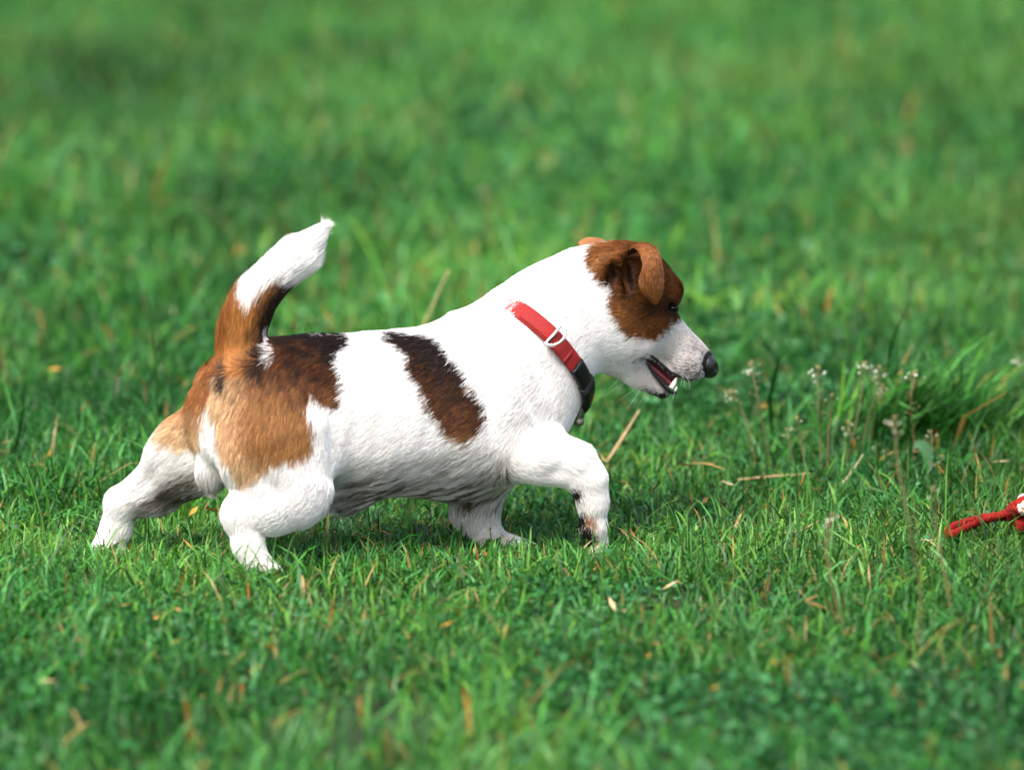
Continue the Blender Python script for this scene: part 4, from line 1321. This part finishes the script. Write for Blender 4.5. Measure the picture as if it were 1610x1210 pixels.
# ------------------------------------------------------------------ dry straws
def straw(a, b, label, lying=False, r=0.0014, col=(0.50, 0.36, 0.17), d=None, lift=0.0, bend=0.0):
    if lying:
        A, B = G(*a, z=0.020), G(*b, z=0.024)
        foot = A.copy(); foot[2] = 0
    else:
        foot = G(*a); A = foot - np.array([0, 0, 0.004]); B = P(*b, foot[1] + (d or 0.0))
    m = (A + B) / 2 + np.array([0, 0, bend]) + 0.03 * np.linalg.norm(B - A) * np.array([rng.normal(), 0, rng.normal()])
    path = smooth_path([A, m, B], 14)
    root = empty('dry_straw', tuple(foot)); tag(root, label, 'straw', 'dry straws in the grass')
    V, Q, T = tube(path, np.interp(np.linspace(0, 1, 14), [0, .45, .5, .55, 1], [r, r * .95, r * 1.3, r * .9, r * .55]), 7)
    mesh_np('stalk', V, Q, T, M_straw, root, True, np.tile(np.array(col), (len(V), 1)))
    # a split dry leaf sheath clinging to it
    i = 6; p = path[i]; t = path[i + 3] - path[i]; t /= np.linalg.norm(t)
    s = np.cross(t, FWD); s /= np.linalg.norm(s)
    L = 0.018
    V = [p, p + t * L * .5 + s * .0022, p + t * L + s * .005, p + t * L * .5 + s * .0006 + FWD * .001]
    mesh_np('dry_leaf', V, [(0, 1, 2, 3)], None, M_straw, root, True, np.tile(np.array(col) * 1.05, (4, 1)))
straw((585, 640), (706, 424), 'dry straw sticking up behind the back of the dog', r=0.0019, col=(0.32, 0.27, 0.11))
straw((938, 745), (1005, 645), 'pale dry straw leaning right between chest of the dog and the weeds', r=0.0018, col=(0.46, 0.32, 0.17))
straw((1160, 754), (1275, 744), 'long dry straw lying flat at the foot of the weeds', True, r=0.0014, col=(0.36, 0.24, 0.11))
straw((1300, 778), (1357, 714), 'thin pale straw slanting up right of the lying straw', r=0.0011, col=(0.42, 0.36, 0.22))
straw((1232, 838), (1288, 818), 'short brown straw lying in the grass left of the rope toy', True, r=0.0012, col=(0.30, 0.18, 0.08))
straw((1085, 728), (1140, 738), 'thin yellow straw lying right of the raised foreleg', True, r=0.001, col=(0.36, 0.25, 0.08))
straw((1438, 853), (1472, 858), 'small arched pale straw under the tip of the rope toy', True, r=0.0009, col=(0.42, 0.34, 0.2), bend=0.004)

# broad pale leaf beside the tussock
def broad_leaf():
    foot = G(1458, 760)
    root = empty('broad_leaf_plant', tuple(foot)); tag(root, 'single broad pale green leaf arching up beside the grass tussock', 'plant')
    path = smooth_path([foot, P(1459, 730, foot[1]), P(1456, 708, foot[1]), P(1445, 698, foot[1]), P(1436, 703, foot[1])], 14)
    w = np.interp(np.linspace(0, 1, 14), [0, .25, .6, .85, 1], [.001, .0045, .006, .004, .0005])
    t, U, W = frames(path)
    s = np.cross(t, -FWD); s /= np.linalg.norm(s, axis=1)[:, None]
    V = np.stack([path - s * w[:, None] - FWD * .001, path, path + s * w[:, None] - FWD * .001], 1).reshape(-1, 3)
    Q = [(i * 3 + j, i * 3 + j + 1, i * 3 + j + 4, i * 3 + j + 3) for i in range(13) for j in range(2)]
    mesh_np('leaf_blade', V, Q, None, M_leaf, root, True, np.tile((0.09, 0.21, 0.10), (len(V), 1)))
broad_leaf()

# ------------------------------------------------------------------ red rope toy
def rope_toy():
    zr = 0.030
    g = lambda x, y, z=zr: G(x, y, z)
    root = empty('rope_toy', tuple(G(1545, 846))); tag(root, 'red twisted rope toy with a cream knot lying in the grass at right', 'rope toy')
    def rope(pts, r, mat, name, turns, n=90):
        path = smooth_path(pts, n)
        seg = np.concatenate([[0], np.cumsum(np.linalg.norm(np.diff(path, axis=0), axis=1))])
        t, U, W = frames(path)
        mb = MB()
        for k in range(3):
            ph = seg * turns * 2 * math.pi + k * 2 * math.pi / 3
            p = path + r * 0.66 * (np.cos(ph)[:, None] * U + np.sin(ph)[:, None] * W)
            V, Q, T = tube(p, r * 0.50 * (1 + 0.05 * np.sin(np.arange(n) * 2.1)), 8)
            mb.add(V, Q, T)
        mb.build(name, mat, root)
    loop = [g(1612, 800, .042), g(1585, 806, .036), g(1555, 815), g(1525, 826), g(1503, 837), g(1493, 840), g(1492, 833), g(1502, 826), g(1522, 820), g(1550, 813), g(1580, 812, .03), g(1612, 818, .03)]
    rope(loop, 0.0040, M_rope, 'rope', 95, 170)
    # knot just inside and beyond the frame edge, cream cord bound over red
    c = G(1618, 806, .040)
    kn = [c + np.array([0.016 * math.cos(a), 0.014 * math.sin(2 * a + .4), 0.013 * math.sin(a)]) for a in np.linspace(0, 2 * math.pi, 9)]
    rope(kn, 0.0075, M_rope, 'knot', 80, 70)
    cr = [G(1609, 800, .050), G(1611, 790, .050), G(1612, 786, .050), G(1635, 795, .046), G(1670, 812, .030), G(1720, 822, .02)]
    rope(cr, 0.0066, M_cream, 'cream_cord', 90, 60)
    tail = [G(1600, 826, .028), G(1630, 824, .03), G(1680, 835, .022), G(1740, 850, .015)]
    rope(tail, 0.0065, M_rope, 'rope_end', 90, 50)
rope_toy()
